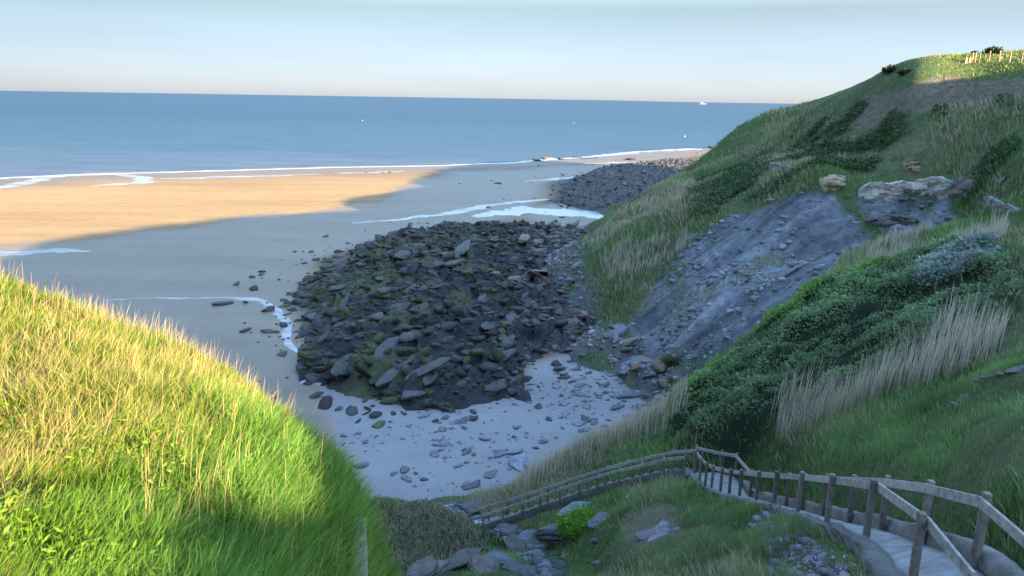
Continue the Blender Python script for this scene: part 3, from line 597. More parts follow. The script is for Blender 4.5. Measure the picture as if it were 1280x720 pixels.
def rock(name, me, p, s, rz, tilt, colr, label, cat='rock', group=None):
    o = bpy.data.objects.new(name, me); SC.objects.link(o); o.location = p; o.scale = s if np.ndim(s) else (s, s, s)
    o.rotation_euler = (tilt[0], tilt[1], rz); o.color = (*colr, 1); return tag(o, label, cat, group)
rz0 = math.atan2(strike[1], strike[0])
def pick_in(P, n, f=None, seed=0):
    g = np.random.default_rng(seed); lo, hi = P[:, :2].min(0), P[:, :2].max(0); out = []
    while len(out) < n:
        q = g.uniform(lo, hi)
        if inpoly(q[0], q[1], P) and (f is None or g.uniform() < f(q[0], q[1])): out.append(q)
    return np.array(out)
# large boulders of the reef, each a thing
def put_reef(P, n, seed, smin, smax, amp, label, group, name='reef_boulder', f=None, colf=None, sink=.1):
    g = np.random.default_rng(seed)
    for q in pick_in(P, n, f, seed):
        zz = float(reef_h(q[:1], q[1:2], B_reef if amp == 1 else B_reef2, amp)[0][0]); s = smin*(smax/smin)**(g.uniform()**1.6)
        c = (colf(q, g) if colf else np.array([.035, .034, .04])*g.uniform(.6, 1.8))
        rock(name, RM[g.integers(12)], (q[0], q[1], zz+s*sink), (s*g.uniform(1.0, 1.7)*(1.6 if g.uniform() < .3 else 1), s*g.uniform(.65, 1.0), s*g.uniform(.38, .8)), rz0+g.normal(0, .28), (g.normal(.22, .14), g.normal(-.05, .12)), c, label, 'boulder', group)
def reefcol(q, g):
    t = np.clip((q[0]-1)/13+g.normal(0, .25), 0, 1); b = np.array([.031, .028, .029])*g.uniform(.4, 2.3)
    return b*(1-t)+np.array([.18, .155, .135])*g.uniform(.45, 1.4)*t
B_left = BZ([(352,388),(400,345),(470,305),(560,286),(560,500),(480,500),(430,486),(395,492),(372,478),(380,440),(366,420)])
B_right = BZ([(560,286),(745,292),(770,330),(760,420),(742,436),(668,462),(642,478),(640,494),(560,502)])
put_reef(B_left, 128, 21, .7, 1.65, 1, 'black wet boulder in the weedy seaward half of the near reef', 'boulders in the seaward half of the near reef', colf=reefcol)
put_reef(B_right, 118, 22, .65, 1.75, 1, 'grey brown boulder in the landward half of the near reef below the grassy spur', 'boulders in the landward half of the near reef', colf=reefcol)
put_reef(B_reef2, 40, 23, .7, 1.9, .8, 'dark boulder lying on the far reef beyond the grassy spur', 'boulders on the far reef', colf=lambda q, g: np.array([.055, .05, .048])*g.uniform(.6, 1.6))
# smaller broken rock between them
def rubble(name, pts, zf, smin, smax, colf, seed, flat_=.5, V=ICO2[0], Fc=ICO2[1], nforms=10):
    g = np.random.default_rng(seed); forms = [rock_v(V, 600+seed*20+i, 9, .04)*np.array([1, .72, flat_]) for i in range(nforms)]
    n = len(pts); zz = zf(pts[:, 0], pts[:, 1]); VV = []; CC = []
    for i in range(n):
        s = smin*(smax/smin)**(g.uniform()**1.8); a = g.uniform(0, 2*PI); c, s_ = math.cos(a), math.sin(a); f = forms[g.integers(nforms)]*s
        tx = g.normal(0, .25); w = f.copy(); w[:, 2] += f[:, 0]*tx
        VV.append(np.stack([w[:, 0]*c-w[:, 1]*s_+pts[i, 0], w[:, 0]*s_+w[:, 1]*c+pts[i, 1], w[:, 2]+zz[i]+s*.1], 1)); CC.append(np.repeat(colf(pts[i], g)[None], len(f), 0))
    m = len(V); ff = (np.arange(n)*m)[:, None, None]+Fc[None]
    return tag(mesh_np(name, np.concatenate(VV), ff.reshape(-1), np.full(n*len(Fc), 3), M_rock, np.concatenate(CC)), kind='stuff')
def weedcol(q, g):
    c = reefcol(q, g); return np.array([.055, .066, .02])*g.uniform(.4, 1.5) if g.uniform() < .3*(q[0] < 0)+.06 else c
rubble('reef_rubble', pick_in(B_reef, 5200, None, 31), lambda x, y: reef_h(x, y, B_reef, 1.0)[0], .22, 1.15, weedcol, 1)
rubble('far_reef_rubble', pick_in(B_reef2, 1500, None, 32), lambda x, y: reef_h(x, y, B_reef2, .8)[0], .35, 1.1, lambda q, g: np.array([.055, .05, .048])*g.uniform(.5, 2.0), 2)
fr = []
gg = np.random.default_rng(77)
for P, w_, n in ((B_reef, 5, 420), (B_reef2, 16, 320)):
    Q = np.vstack([P, P[:1]])[:, :2]; L = np.hypot(*np.diff(Q, axis=0).T); cs = np.cumsum(L)/L.sum()
    for _ in range(n):
        i = int(np.searchsorted(cs, gg.uniform())); t = gg.uniform(); q = Q[i]*(1-t)+Q[i+1]*t; fr.append(q+gg.normal(0, w_, 2)*np.array([1, .6]))
rubble('shore_stones', np.array(fr), bz, .18, .95, lambda q, g: np.array([.055, .05, .048])*g.uniform(.6, 1.7), 3, .4)
# stones strewn on the pale cove sand
B_st = BZ([(590,500),(700,470),(790,470),(838,490),(820,520),(700,590),(640,620),(540,630),(450,600),(420,560),(520,530)])
B_st2 = BZ([(690,470),(740,440),(800,440),(840,480),(828,520),(740,565),(700,540)])
rubble('beach_pebbles', np.vstack([pick_in(B_st, 420, lambda x, y: float(np.clip(.5+2*vnoise(np.array(x/4), np.array(y/4), 5), .05, 1)), 33), pick_in(B_st2, 420, None, 34)]), bz, .07, .34, lambda q, g: np.array([.13, .135, .15])*g.uniform(.5, 1.7), 4, .3)
g = np.random.default_rng(41)
for k, q in enumerate(np.vstack([pick_in(B_st, 34, None, 35), pick_in(B_st2, 34, None, 36)])):
    s = g.uniform(.28, .62); rock('beach_slab', SM[g.integers(12)], (q[0], q[1], float(bz(q[0], q[1]))+s*.08), (s*1.25, s, s*.55), rz0+g.normal(0, .6), (g.normal(0, .1), g.normal(0, .1)), np.array([.15, .155, .17])*g.uniform(.6, 1.5),
         'flat grey stone strewn on the pale sand of the cove', 'slab', 'flat stones strewn on the cove sand')
# single rocks one can point to: px, py, half length m, height factor, colour, label, category, name
S_ = lambda *a: a
singles = [
 (515,514,2.0,.55,(.10,.1,.1),'big grey flat topped boulder at the seaward corner of the cove, black rocks behind it'),
 (626,500,2.2,.75,(.045,.045,.05),'rounded dark boulder at the tip of the reef on the cove sand'),
 (628,472,2.6,.5,(.04,.04,.045),'long black ledge boulder on the reef edge above the cove sand'),
 (560,490,2.2,.5,(.06,.06,.055),'broad dark slab just behind the reef tip'),
 (474,543,1.1,.55,(.07,.075,.03),'lone weed topped rock standing on the open cove sand'),
 (458,528,.6,.5,(.03,.03,.035),'small black rock on the sand just seaward of the weed topped rock'),
 (447,539,.6,.35,(.03,.03,.035),'low black sliver of rock on wet sand beside the mound edge'),
 (457,511,.7,.6,(.03,.03,.035),'lone black rock in the shallow pool below the reef'),
 (277,388,1.9,.5,(.035,.035,.04),'largest black rock lying in the stream channel on the beach'),
 (308,421,1.3,.45,(.035,.035,.04),'dark rock on the sand below the stream channel, left of the reef'),
 (353,452,1.1,.5,(.035,.035,.04),'dark rock on the sand nearest the crest of the grassy mound'),
 (405,334,1.3,.4,(.06,.09,.025),'bright green weed covered rock at the outer edge of the reef'),
 (548,289,2.2,.6,(.035,.035,.04),'dark boulder at the far end of the near reef by the white water'),
 (655,318,2.2,1.35,(.24,.19,.13),'upright tan boulder, leftmost of the three pale blocks at the spur foot'),
 (672,316,2.9,.95,(.2,.17,.13),'leaning tan slab in the middle of the three pale blocks at the spur foot'),
 (694,318,2.4,1.3,(.21,.18,.145),'large tan block nearest the grass of the three at the spur foot'),
 (620,356,2.4,.9,(.23,.19,.13),'tan sandstone block alone in the middle of the dark reef'),
 (640,366,1.9,.9,(.17,.15,.12),'brown block beside the tan sandstone block in the reef'),
 (676,360,3.2,.35,(.2,.155,.1),'long thin brown slab tilted at the foot of the grassy spur'),
 (707,398,1.5,1.0,(.25,.2,.13),'yellow brown block at the grass foot beside bluish slabs'),
 (686,408,1.6,.8,(.17,.175,.195),'bluish grey slab below the yellow brown block'),
 (675,385,1.9,.45,(.16,.165,.185),'bluish slab leaning up toward the grassy spur'),
 (712,425,1.8,.9,(.12,.11,.1),'rounded brown boulder beside the clay slope foot'),
 (769,441,2.4,.5,(.16,.165,.18),'long grey slab, largest of the pile on the clean cove sand'),
 (789,447,1.8,.6,(.17,.175,.19),'grey slab overlapping the long slab of the pile in the cove'),
 (780,455,1.6,.6,(.12,.125,.13),'darker grey block under the pile of slabs in the cove'),
 (712,449,1.2,.55,(.09,.09,.095),'dark oval boulder by itself at the top of the clean sand'),
 (704,482,.95,.75,(.07,.075,.08),'dark rounded boulder by itself in the middle of the clean sand'),
 (723,466,.65,.6,(.13,.135,.145),'small grey boulder between the two lone dark boulders'),
 (720,498,.8,.35,(.11,.115,.125),'thin dark slab tilted in the clean sand'),
 (795,468,1.6,.7,(.14,.15,.165),'grey boulder on the sand edge below the clay slope'),
 (779,479,1.4,.7,(.11,.12,.13),'dark grey boulder standing at the head of the stony fan'),
 (795,490,1.5,.9,(.19,.125,.085),'rust brown boulder at the clay foot, on the left of the pair'),
 (823,492,1.8,.9,(.17,.115,.08),'rust brown boulder at the clay foot, touching the bramble slope'),
 (788,504,1.9,.6,(.13,.14,.16),'blue grey slab in front of the rust brown boulders'),
 (771,520,1.3,.4,(.12,.13,.15),'low blue grey slab in front of the reeds near the rust brown boulders'),
 (757,553,1.3,.3,(.19,.2,.22),'flat slab half sunk in sand next to the tall pale reeds'),
 (725,566,1.6,.25,(.24,.26,.29),'broad pale flat slab on the sand by the reeds'),
 (650,592,1.8,.28,(.25,.27,.31),'largest pale flat slab on the near cove sand'),
 (643,575,1.5,.25,(.23,.25,.29),'pale bluish slab lying just beyond the largest pale slab'),
 (612,606,1.0,.3,(.15,.16,.18),'grey stone nearest the stream mouth on the cove sand'),
 (590,620,1.0,.45,(.11,.12,.14),'dark stone at the grass edge where the stream reaches the beach'),
]
for px, py, s, hf, c, lab in singles:
    p = flat(px, py, .1); g = np.random.default_rng(int(px*7+py))
    inr = inpoly(p[0], p[1], B_reef); zz = float(reef_h(p[:1], p[1:2], B_reef)[0][0]) if inr else float(bz(p[0], p[1]))
    zz = max(zz, float(on_hill(p[0:1], p[1:2])[0])) if py > 300 and px > 600 else zz
    s *= .62; dark = max(c) < .08
    rock('lone_boulder' if py > 380 else 'reef_block', (RM if dark else SM)[g.integers(12)], (p[0], p[1], zz+s*hf*.12), (s*1.25, s*.95, s*hf*1.25), rz0+g.normal(0, .35), (g.normal(0, .12), g.normal(0, .12)), np.array(c), lab, 'boulder')
# rocks far out at the tide line, catching the sun
for px, py, s, c, lab in [(683,199,4.2,(.3,.2,.14),'reddish sunlit rock at the tide line, tallest of its cluster'),(672,201,3.4,(.05,.05,.055),'dark rock to the seaward side of the reddish tide line rock'),(700,199,3.6,(.05,.05,.055),'dark rock just landward of the reddish tide line rock'),
        (720,197,3,(.04,.04,.045),'pointed dark rock alone at the tide line'),(788,200,4,(.05,.05,.055),'low dark rock at the near side of the far sunlit sand'),(890,185,6,(.04,.04,.045),'dark reef hump breaking the water off the headland'),
        (905,184,5,(.04,.04,.045),'dark reef hump in the water close under the headland'),(480,217,1.6,(.2,.15,.1),'tan stone in the tidal trickle at the end of the sunlit sand'),(490,216.5,1.8,(.22,.16,.1),'larger tan stone in the tidal trickle on the sunlit sand'),
        (622,231,1.5,(.05,.05,.05),'single dark stone on the open shaded sand'),(458,216,1.3,(.12,.1,.07),'brown stone at the start of the tidal trickle on the sunlit sand')]:
    p = flat(px, py, 0); g = np.random.default_rng(int(px)); rock('tide_rock', RM[g.integers(12)], (p[0], p[1], max(float(bz(p[0], p[1])), -.05)+s*.1), (s*.8, s*.7, s*.45), g.uniform(0, 6), (0, g.normal(0, .1)), np.array(c), lab, 'rock')
# ------------------------------------------------------------------ cliff band of pale stone above the clay
def outcrop(name, pxs, n, h, dep, colr, label, cat='outcrop', seed=0, up=.2, mt=None):
    """a broken rock face: vertical joints, level beds, a ragged top that runs back into the slope"""
    Pw = np.array([hill_pt(a, b) for a, b in pxs]); L = np.hypot(*np.diff(Pw[:, :2], axis=0).T).sum(); Q = resample(Pw, max(24, int(L/.16)))
    t = np.gradient(Q[:, :2], axis=0); t /= np.hypot(*t.T)[:, None]; nn = np.stack([-t[:, 1], t[:, 0]], 1)
    if np.mean((nn*Q[:, :2]).sum(1)) < 0: nn = -nn                       # points into the hill
    s = np.r_[0, np.cumsum(np.hypot(*np.diff(Q[:, :2], axis=0).T))]; e = np.minimum(1, np.minimum(s, s[-1]-s)/(.12*s[-1]))**.6
    ht = h*(.45+.55*e)*(1+.3*fbm(s/1.7, s*0, seed+3, 3)+.2*(_h(np.floor(s/.9), np.floor(s*0), seed)-.5))
    nz = 34; v = np.linspace(-.35, 1, nz); A = s[:, None]+0*v[None]; B = ht[:, None]*v[None]
    A2 = A+.25*fbm(A/1.2, B/1.2, seed+6, 2); B2 = B+.12*A*np.sin(seed)+.2*fbm(A/1.5, B/1.5, seed+7, 2)
    bs = np.clip(h/2.4, .12, 1.0); js = bs*1.1; bed = np.floor(B2/bs); col_ = np.floor(A2/js+.5*_h(bed, bed*0, seed+9)); fr_ = np.abs((A2/js+.5*_h(bed, bed*0, seed+9)) % 1-.5)*2; fz = np.abs((B2/bs) % 1-.5)*2
    out = dep*(.28*_h(col_, bed, seed+1)+.85*(fbm(A/1.6, B/1.1, seed+4, 3)+.4)) - .16*sstep(.84, 1, fr_) - .07*sstep(.8, 1, fz) + .2*fbm(A/.5, B/.5, seed+2, 3)
    out = out*(.3+.7*e[:, None]); X = Q[:, :1]+.3*nn[:, :1]-nn[:, :1]*out; Y = Q[:, 1:2]+.3*nn[:, 1:2]-nn[:, 1:2]*out; Z = Q[:, 2:3]+B
    out = out*min(1, h/1.6) if False else out; bx = []
    for k, f_ in ((.25, 1.0), (.6, .8), (1.1, .35), (1.5, -.15)):
        qx, qy = Q[:, 0]+nn[:, 0]*(k*dep+.3), Q[:, 1]+nn[:, 1]*(k*dep+.3); gz = on_hill(qx, qy); tz = Q[:, 2]+ht*(1+.12*fbm(s/.6, s*0+k, seed+11, 2)); fz_ = np.where(gz > tz, 1.0, f_); bx.append((qx, qy, np.where(gz > tz, tz+.04, gz+(tz-gz)*f_)))
    X = np.concatenate([X]+[q[0][:, None] for q in bx], 1); Y = np.concatenate([Y]+[q[1][:, None] for q in bx], 1); Z = np.concatenate([Z]+[q[2][:, None] for q in bx], 1)
    tint = np.ones(X.shape)*(.8+.4*_h(np.r_[0:0], np.r_[0:0], 0).sum()) if False else np.ones(X.shape); tint[:, :nz] = .88+.24*_h(col_, bed, seed+21)
    C = tint[..., None]*np.array(colr)*(np.array([1, 1, 1])+.25*fbm(X/2.5, Y/2.5+Z, seed+31, 3)[..., None]*np.array([1, .4, -.6]))
    return tag(grid_obj(name, X, Y, Z, mt or M_rock, C), label, cat)
outcrop('rock_outcrop', [(1072,250),(1100,248),(1130,247),(1160,246),(1194,244)], 9, 1.9, 1.0, (.5,.46,.41), 'pale broken rock face above the hollow of bare clay', seed=1)
outcrop('rock_outcrop', [(1026,240),(1040,239),(1056,238)], 3, 1.8, 1.3, (.46,.36,.22), 'tan rock knob above the clay slope, beside the pale rock face', seed=2)
outcrop('rock_outcrop', [(1188,246),(1200,248),(1212,246)], 3, 2.2, 1.1, (.2,.17,.15), 'dark brown rock buttress where the pale face meets green grass', seed=3)
outcrop('rock_outcrop', [(1130,214),(1150,212)], 2, .9, 1.2, (.32,.2,.12), 'small orange brown ledge in the grass over the pale rock face', seed=7)
outcrop('rock_outcrop', [(1226,258),(1240,268),(1262,272)], 5, 1.2, .6, (.23,.22,.21), 'grey rock ledge above the pinkish reeds at the picture edge', seed=4)
outcrop('rock_outcrop', [(1242,238),(1256,228)], 3, .8, .5, (.23,.21,.2), 'upper grey rock step in the grass over the ledge by the pinkish reeds', seed=5)
outcrop('rock_outcrop', [(960,214),(984,216)], 4, 1.1, .6, (.28,.27,.26), 'small pale outcrop in the grass left of the clay slope head', seed=6)
outcrop('rock_outcrop', [(1085,282),(1105,281),(1130,282),(1150,282)], 6, 1.0, 1.4, (.16,.14,.13), 'dark earthy hump in the middle of the clay hollow', seed=8)
def stones(name, pts, s0, s1, hf, colr, label, cat, group, seed):
    g = np.random.default_rng(seed)
    for px, py in pts:
        p = hill_pt(px, py); s = g.uniform(s0, s1)
        rock(name, SM[g.integers(12)], (p[0], p[1], p[2]+s*hf*.15), (s*1.3, s*.8, s*hf), g.normal(.5, .5), (g.normal(0, .2), g.normal(0, .2)), np.array(colr)*g.uniform(.75, 1.2), label, cat, group)
stones('ledge_stone', [(1203,510),(1207,499),(1212,490),(1222,482),(1230,477),(1241,472),(1252,468),(1263,465),(1275,462)], .12, .25, .6, (.17,.16,.15), 'grey stone in the low line between the tan reeds and the green bank', 'stone', 'stones lining the top of the green bank', 9)
stones('split_rock', [(812,670),(826,660),(835,655),(822,672),(842,664)], .2, .42, .6, (.22,.205,.225), 'pale split rock cropping out of the bare patch between the shrub and the path', 'rock', 'rocks in the bare patch', 10)
stones('split_rock', [(783,624),(790,619),(798,614)], .3, .5, .7, (.3,.29,.3), 'pale rock poking from the grass just below the lower handrail', 'rock', 'rocks below the lower handrail', 11)
stones('bank_rock', [(536,716),(556,712),(574,708),(590,710),(604,714),(520,722)], .55, .9, .7, (.12,.11,.1), 'brown grey rock in the bank left of the stream at the foot of the briars', 'rock', 'rocks under the briars', 13)
for px, py, s, lab in ((604,634,1.5,'dark layered rock bank behind the bottom end of the handrail'),):
    p = hill_pt(px, py); rock('bank_rock', SM[3], (p[0], p[1], p[2]+.2), (s*1.2, s*.7, s*.62), .5, (0, .05), np.array((.11, .105, .1)), lab, 'rock')
# stream boulders
for px, py, s, hf, c, lab in [(707,668,1.7,.95,(.16,.165,.175),'big smooth grey slab under the bright green shrub'),(720,640,1.3,.6,(.24,.26,.29),'pale slab above the big grey slab, behind the shrub'),(652,676,1.1,.6,(.22,.24,.27),'pale wet slab beneath the lower handrail in the stream'),
        (622,704,1.3,.9,(.16,.18,.21),'pointed blue grey boulder beside the white water'),(648,690,1.1,.7,(.14,.13,.12),'brown boulder between the pointed boulder and the stream'),(640,664,1.2,.5,(.16,.17,.19),'flat grey rock at the base of the brown briars'),
        (655,714,.9,.5,(.13,.14,.15),'low wet rock at the bottom of the stream'),(752,652,1.0,.4,(.17,.18,.18),'slanting grey slab uphill of the bright shrub'),(690,716,.7,.5,(.12,.13,.14),'small dark wet stone splitting the stream')]:
    p = hill_pt(px, py); g = np.random.default_rng(int(px)); s *= .62
    rock('stream_boulder', SM[g.integers(12)], (p[0], p[1], p[2]+s*.12), (s*1.25, s, s*hf*1.2), g.uniform(0, 6), (g.normal(0, .15), g.normal(0, .15)), np.array(c)*.72, lab, 'boulder')
qc = np.vstack([pick_in(Z_foot[:, :2], 900, None, 63), pick_in(Z_clay[:, :2], 1500, lambda x, y: float(np.clip(.25+1.6*vnoise(np.array(x/3.), np.array(y/3.), 9)+(18-x)*.02, .04, 1)), 61), pick_in(Z_hollow[:, :2], 120, None, 62)])
rubble('clay_slope_rubble', qc, on_hill, .1, .55, lambda q, g: np.array([.27, .265, .27])*g.uniform(.45, 1.35), 8, .6)
gx = GUL.copy(); ribbon('stream', gx, [.7, .9, .9, 1.0, 1.2, 1.4, 1.4], M_stream, dz=.06, zf=on_hill, world=True, n=140)
g = np.random.default_rng(88)
for q in pick_in(Z_foot[:, :2], 58, None, 64):
    s = .55*(1.5/.55)**(g.uniform()**1.5); zz = float(on_hill(q[:1], q[1:2])[0]); c_ = np.array([.16, .16, .17])*g.uniform(.5, 1.5) if g.uniform() < .7 else np.array([.24, .2, .14])*g.uniform(.7, 1.2)
    rock('fallen_block', SM[g.integers(12)], (q[0], q[1], zz+s*.12), (s*1.35, s*.8, s*.75), rz0+g.normal(0, .4), (g.normal(.15, .2), g.normal(0, .2)), c_, 'fallen grey or tan block between the reef and the foot of the clay slope', 'boulder', 'fallen blocks at the clay slope foot')
gp_ = pick_in(Z_gravel[:, :2], 380, None, 51)
rubble('path_side_gravel', gp_[mask_free(gp_[:, 0], gp_[:, 1], .05)], on_hill, .04, .16, lambda q, g: np.array([.2, .2, .22])*g.uniform(.5, 1.6), 5, .55)
gs = GUL[[0]]*0
q = np.concatenate([np.linspace(GUL[i], GUL[i+1], 40) for i in range(len(GUL)-1)]); q = q[:, :2]+np.random.default_rng(5).normal(0, .9, (len(q), 2))
rubble('stream_stones', q, on_hill, .1, .35, lambda q, g: np.array([.12, .125, .135])*g.uniform(.5, 1.6), 6, .55)
# ------------------------------------------------------------------ path, steps, walls
def strip_between(name, A, B, dz, mt, col, kind=None, k=6, thick=.25):
    t = np.linspace(0, 1, k); XY = A[:, None]*(1-t)[None, :, None]+B[:, None]*t[None, :, None]; Zs = XY[..., 2]+dz
    X = np.concatenate([XY[:, :1, 0], XY[..., 0], XY[:, -1:, 0]], 1); Y = np.concatenate([XY[:, :1, 1], XY[..., 1], XY[:, -1:, 1]], 1)
    Zz = np.concatenate([Zs[:, :1]-thick, Zs, Zs[:, -1:]-thick], 1)
    o = grid_obj(name, X, Y, Zz, mt); o.color = (*col, 1); return o
tag(strip_between('path', pl_s, pr_s, .02, M_conc, (.29, .29, .29)), kind='structure')
def offset(P, d):
    t = np.gradient(P[:, :2], axis=0); t /= np.hypot(*t.T)[:, None]; Q = P.copy(); Q[:, 0] += t[:, 1]*d; Q[:, 1] -= t[:, 0]*d; return Q
def wall_strip(name, P, w, z0, z1, mt, colr, rough, seed, parent=None, nz=7):
    """a low rough wall along P, from z0 to z1 about the path, w thick to the right"""
    P = resample(P, max(30, int(len(P)*1.5))); a, b = P, offset(P, w); u = np.linspace(0, 1, nz)
    prof = [(a, z0+(z1-z0)*k) for k in u]+[((a+b)/2, z1+.015)]+[(b, z1-(z1-z0)*k) for k in u]
    XY = np.stack([q[0][:, :2] for q in prof], 1); Zz = np.stack([q[0][:, 2]+q[1] for q in prof], 1)
    s = np.arange(len(P))[:, None]*.37; v = np.arange(len(prof))[None]*.9; XY = XY+rough*np.stack([fbm(s+0*v, v+0*s, seed, 3), fbm(s+0*v, v+0*s, seed+5, 3)], -1); Zz = Zz+rough*.8*fbm(s+0*v, v*.2+0*s, seed+9, 3)
    o = grid_obj(name, XY[..., 0], XY[..., 1], Zz, mt, parent=None) if False else grid_obj(name, XY[..., 0], XY[..., 1], Zz, mt); o.color = (*colr, 1); return o
tag(wall_strip('low_concrete_wall', offset(pr_s[:52], .06), .22, -.3, .30, M_conc, (.2, .19, .175), .11, 21), 'low rough concrete wall along the uphill side of the path', 'wall')
tag(wall_strip('stone_retaining_wall', offset(pl_s[2:30], -.40), .36, -1.3, .05, M_stone, (.16, .15, .145), .2, 31), 'rough stone retaining wall on the stream side of the path', 'wall')
tag(wall_strip('concrete_kerb', offset(pl_s[30:], -.22), .2, -.5, .07, M_conc, (.22, .215, .21), .05, 41), 'pale concrete kerb where the path levels out at the landing', 'kerb')
st = empty('concrete_steps', tuple(st_c[0])); tag(st, 'flight of concrete steps dropping from the landing to the beach', 'steps')
dirs = st_c[-1]-st_c[0]; an = math.atan2(dirs[1], dirs[0])
def box_np(sx, sy, sz, bev=.012):
    bm = bmesh.new(); bmesh.ops.create_cube(bm, size=1); bmesh.ops.scale(bm, vec=(sx, sy, sz), verts=bm.verts)
    bmesh.ops.bevel(bm, geom=bm.edges[:], offset=bev, segments=1, affect='EDGES'); me = bpy.data.meshes.new('box'); bm.to_mesh(me); bm.free(); return me
Q = resample(ST, 27); run = np.linalg.norm((Q[1]-Q[0])[:2]); sm_ = box_np(run+.06, .95, .5); sm_.name = 'step'; sm_.materials.append(M_conc)
for k in range(26):
    o = bpy.data.objects.new('step', sm_); SC.objects.link(o); o.parent = st; p = .5*(Q[k]+Q[k+1])-st_c[0]; o.location = (p[0], p[1], p[2]-.22); dq = Q[k+1]-Q[k]; o.rotation_euler.z = math.atan2(dq[1], dq[0]); o.color = (.17, .16, .15, 1)
tag(wall_strip('concrete_parapet', offset(resample(ST, 40), -.52), .14, -1.5, .32, M_conc, (.13, .12, .105), .05, 51), 'low concrete parapet on the stream side of the steps', 'wall')
# ------------------------------------------------------------------ wooden handrails
post_me = box_np(.105, .105, 1.5, .012); post_me.name = 'post'; post_me.materials.append(M_wood)
def handrail(label, P, hgt, side=1, rail_w=.05, rail_h=.155, low=None, post_idx=None):
    P = np.array(P); root = empty('wooden_handrail', tuple(P[0])); tag(root, label, 'handrail'); g = np.random.default_rng(len(label))
    for i, p in enumerate(P):
        if post_idx is not None and i not in post_idx: continue
        t = P[min(i+1, len(P)-1)]-P[max(i-1, 0)]; o = bpy.data.objects.new('post', post_me); SC.objects.link(o); o.parent = root; q = p-P[0]; o.location = (q[0], q[1], q[2]+hgt-.75+.085); o.rotation_euler = (g.normal(0, .012), g.normal(0, .012), math.atan2(t[1], t[0]))
        o.color = (*(np.array([.19, .165, .14])*g.uniform(.75, 1.25)), 1)
    for zz in [hgt-.06]+([low] if low else []):
        for i in range(len(P)-1):
            a, b = P[i], P[i+1]; L = np.linalg.norm(b-a); me = box_np(L+.05, rail_w, rail_h, .008); me.name = 'rail'; me.materials.append(M_wood)
            o = bpy.data.objects.new('rail', me); SC.objects.link(o); o.parent = root; m = (a+b)/2-P[0]; v = b-a; sd_ = np.array([-v[1], v[0]])/np.hypot(v[0], v[1])*.078*side
            o.location = (m[0]+sd_[0], m[1]+sd_[1], m[2]+zz); o.rotation_euler = (0, -math.asin(v[2]/L), math.atan2(v[1], v[0])); o.color = (*(np.array([.34, .32, .29])*g.uniform(.85, 1.12)), 1)
    return root
def near_z(p):
    E_ = min((pl_s, pr_s), key=lambda e: np.hypot(e[:, 0]-p[0], e[:, 1]-p[1]).min())
    d, q, _ = segdist(np.array([p[0]]), np.array([p[1]]), E_); return float(np.interp(q, np.arange(len(E_)), E_[:, 2])[0])
def on_path(P): return np.array([[p[0], p[1], near_z(p)+.0] for p in P])
handrail('grey timber handrail on the stream side of the path, its posts close together', on_path(PLw), 1.08, side=-1)
Sr, Sl = offset(resample(ST, 12), .45), offset(resample(ST, 12), -.5)
handrail('grey timber handrail on the uphill side of the path above the low wall', np.vstack([on_path(PRw), Sr[:1]+[0, 0, .1]]), 1.08)
handrail('grey timber handrail on the reed side of the steps down to the beach', Sr, 1.05)
handrail('grey timber handrail on the stream side of the steps down to the beach', Sl, 1.0)
# ------------------------------------------------------------------ wall end by the mound
p = pt(449, 700, 9.0); me = box_np(.2, 1.5, 3.4, .03); me.materials.append(M_conc); me.name = 'concrete_wall'
cw = bpy.data.objects.new('concrete_wall', me); SC.objects.link(cw); cw.location = (p[0], p[1], p[2]-1.55); cw.rotation_euler.z = math.radians(12); cw.color = (.25, .235, .2, 1); tag(cw, 'pale end of a concrete wall under the edge of the grassy mound', 'wall')
# ------------------------------------------------------------------ shrub
def shrub(px, py, rad, n, c0, c1, label, cat='shrub', size=.1, sq=.75, name='shrub'):
    p = hill_pt(px, py); root = empty(name, tuple(p)); tag(root, label, cat); g = rng
    ncl = 46; cen = g.normal(size=(ncl, 3)); cen /= np.linalg.norm(cen, axis=1)[:, None]; cen *= (g.uniform(.25, 1, ncl)**.5)[:, None]*rad*.8; cen[:, 2] = np.abs(cen[:, 2])*sq+rad*.15
    c = g.integers(0, ncl, n); q = cen[c]+g.normal(0, rad*.15, (n, 3)); t = np.clip(.5*(q[:, 2]/rad)+g.uniform(0, .6, n), 0, 1)
    leaves('foliage', q, size*g.uniform(.6, 1.3, n), cmix(c0, c1, t), kind=None, parent=root)
    VV, FF = [], []; 
    for k in range(14):
        e = cen[k]; side = np.array([e[1], -e[0], 0]); side = side/(np.linalg.norm(side)+1e-6)*.018; up_ = np.array([0, .018, 0]); b = len(VV)
        VV += [-side-[0, 0, .1], side-[0, 0, .1], up_-[0, 0, .1], e-side*.3, e+side*.3, e+up_*.3]; FF += [[b, b+1, b+4, b+3], [b+1, b+2, b+5, b+4], [b+2, b, b+3, b+5]]
    mesh_np('stem', np.array(VV), np.array(FF).ravel(), np.full(len(FF), 4), M_blade, np.tile(np.array([.07, .05, .03]), (len(VV), 1)), parent=root); return root
shrub(722, 664, 1.15, 5200, (.08, .17, .015), (.2, .38, .03), 'bright lime green shrub above the stream boulders', size=.11)
shrub(1112, 91, 1.1, 600, (.03, .045, .02), (.05, .07, .03), 'dark round bush on the skyline at the sunlit hill shoulder', 'bush', .5, .6, 'bush')
shrub(1240, 68, 1.4, 800, (.03, .045, .02), (.05, .07, .03), 'dark bush on the highest point of the skyline behind the fence posts', 'bush', .45, .5, 'bush')
shrub(1218, 68, 1.1, 600, (.03, .045, .02), (.06, .08, .03), 'low dark bush on the skyline left of the highest bush', 'bush', .45, .5, 'bush')
shrub(1131, 93, 1.0, 700, (.02, .03, .016), (.04, .055, .025), 'dark scrub in the notch of the sunlit hill shoulder', 'bush', .4, .6, 'bush')
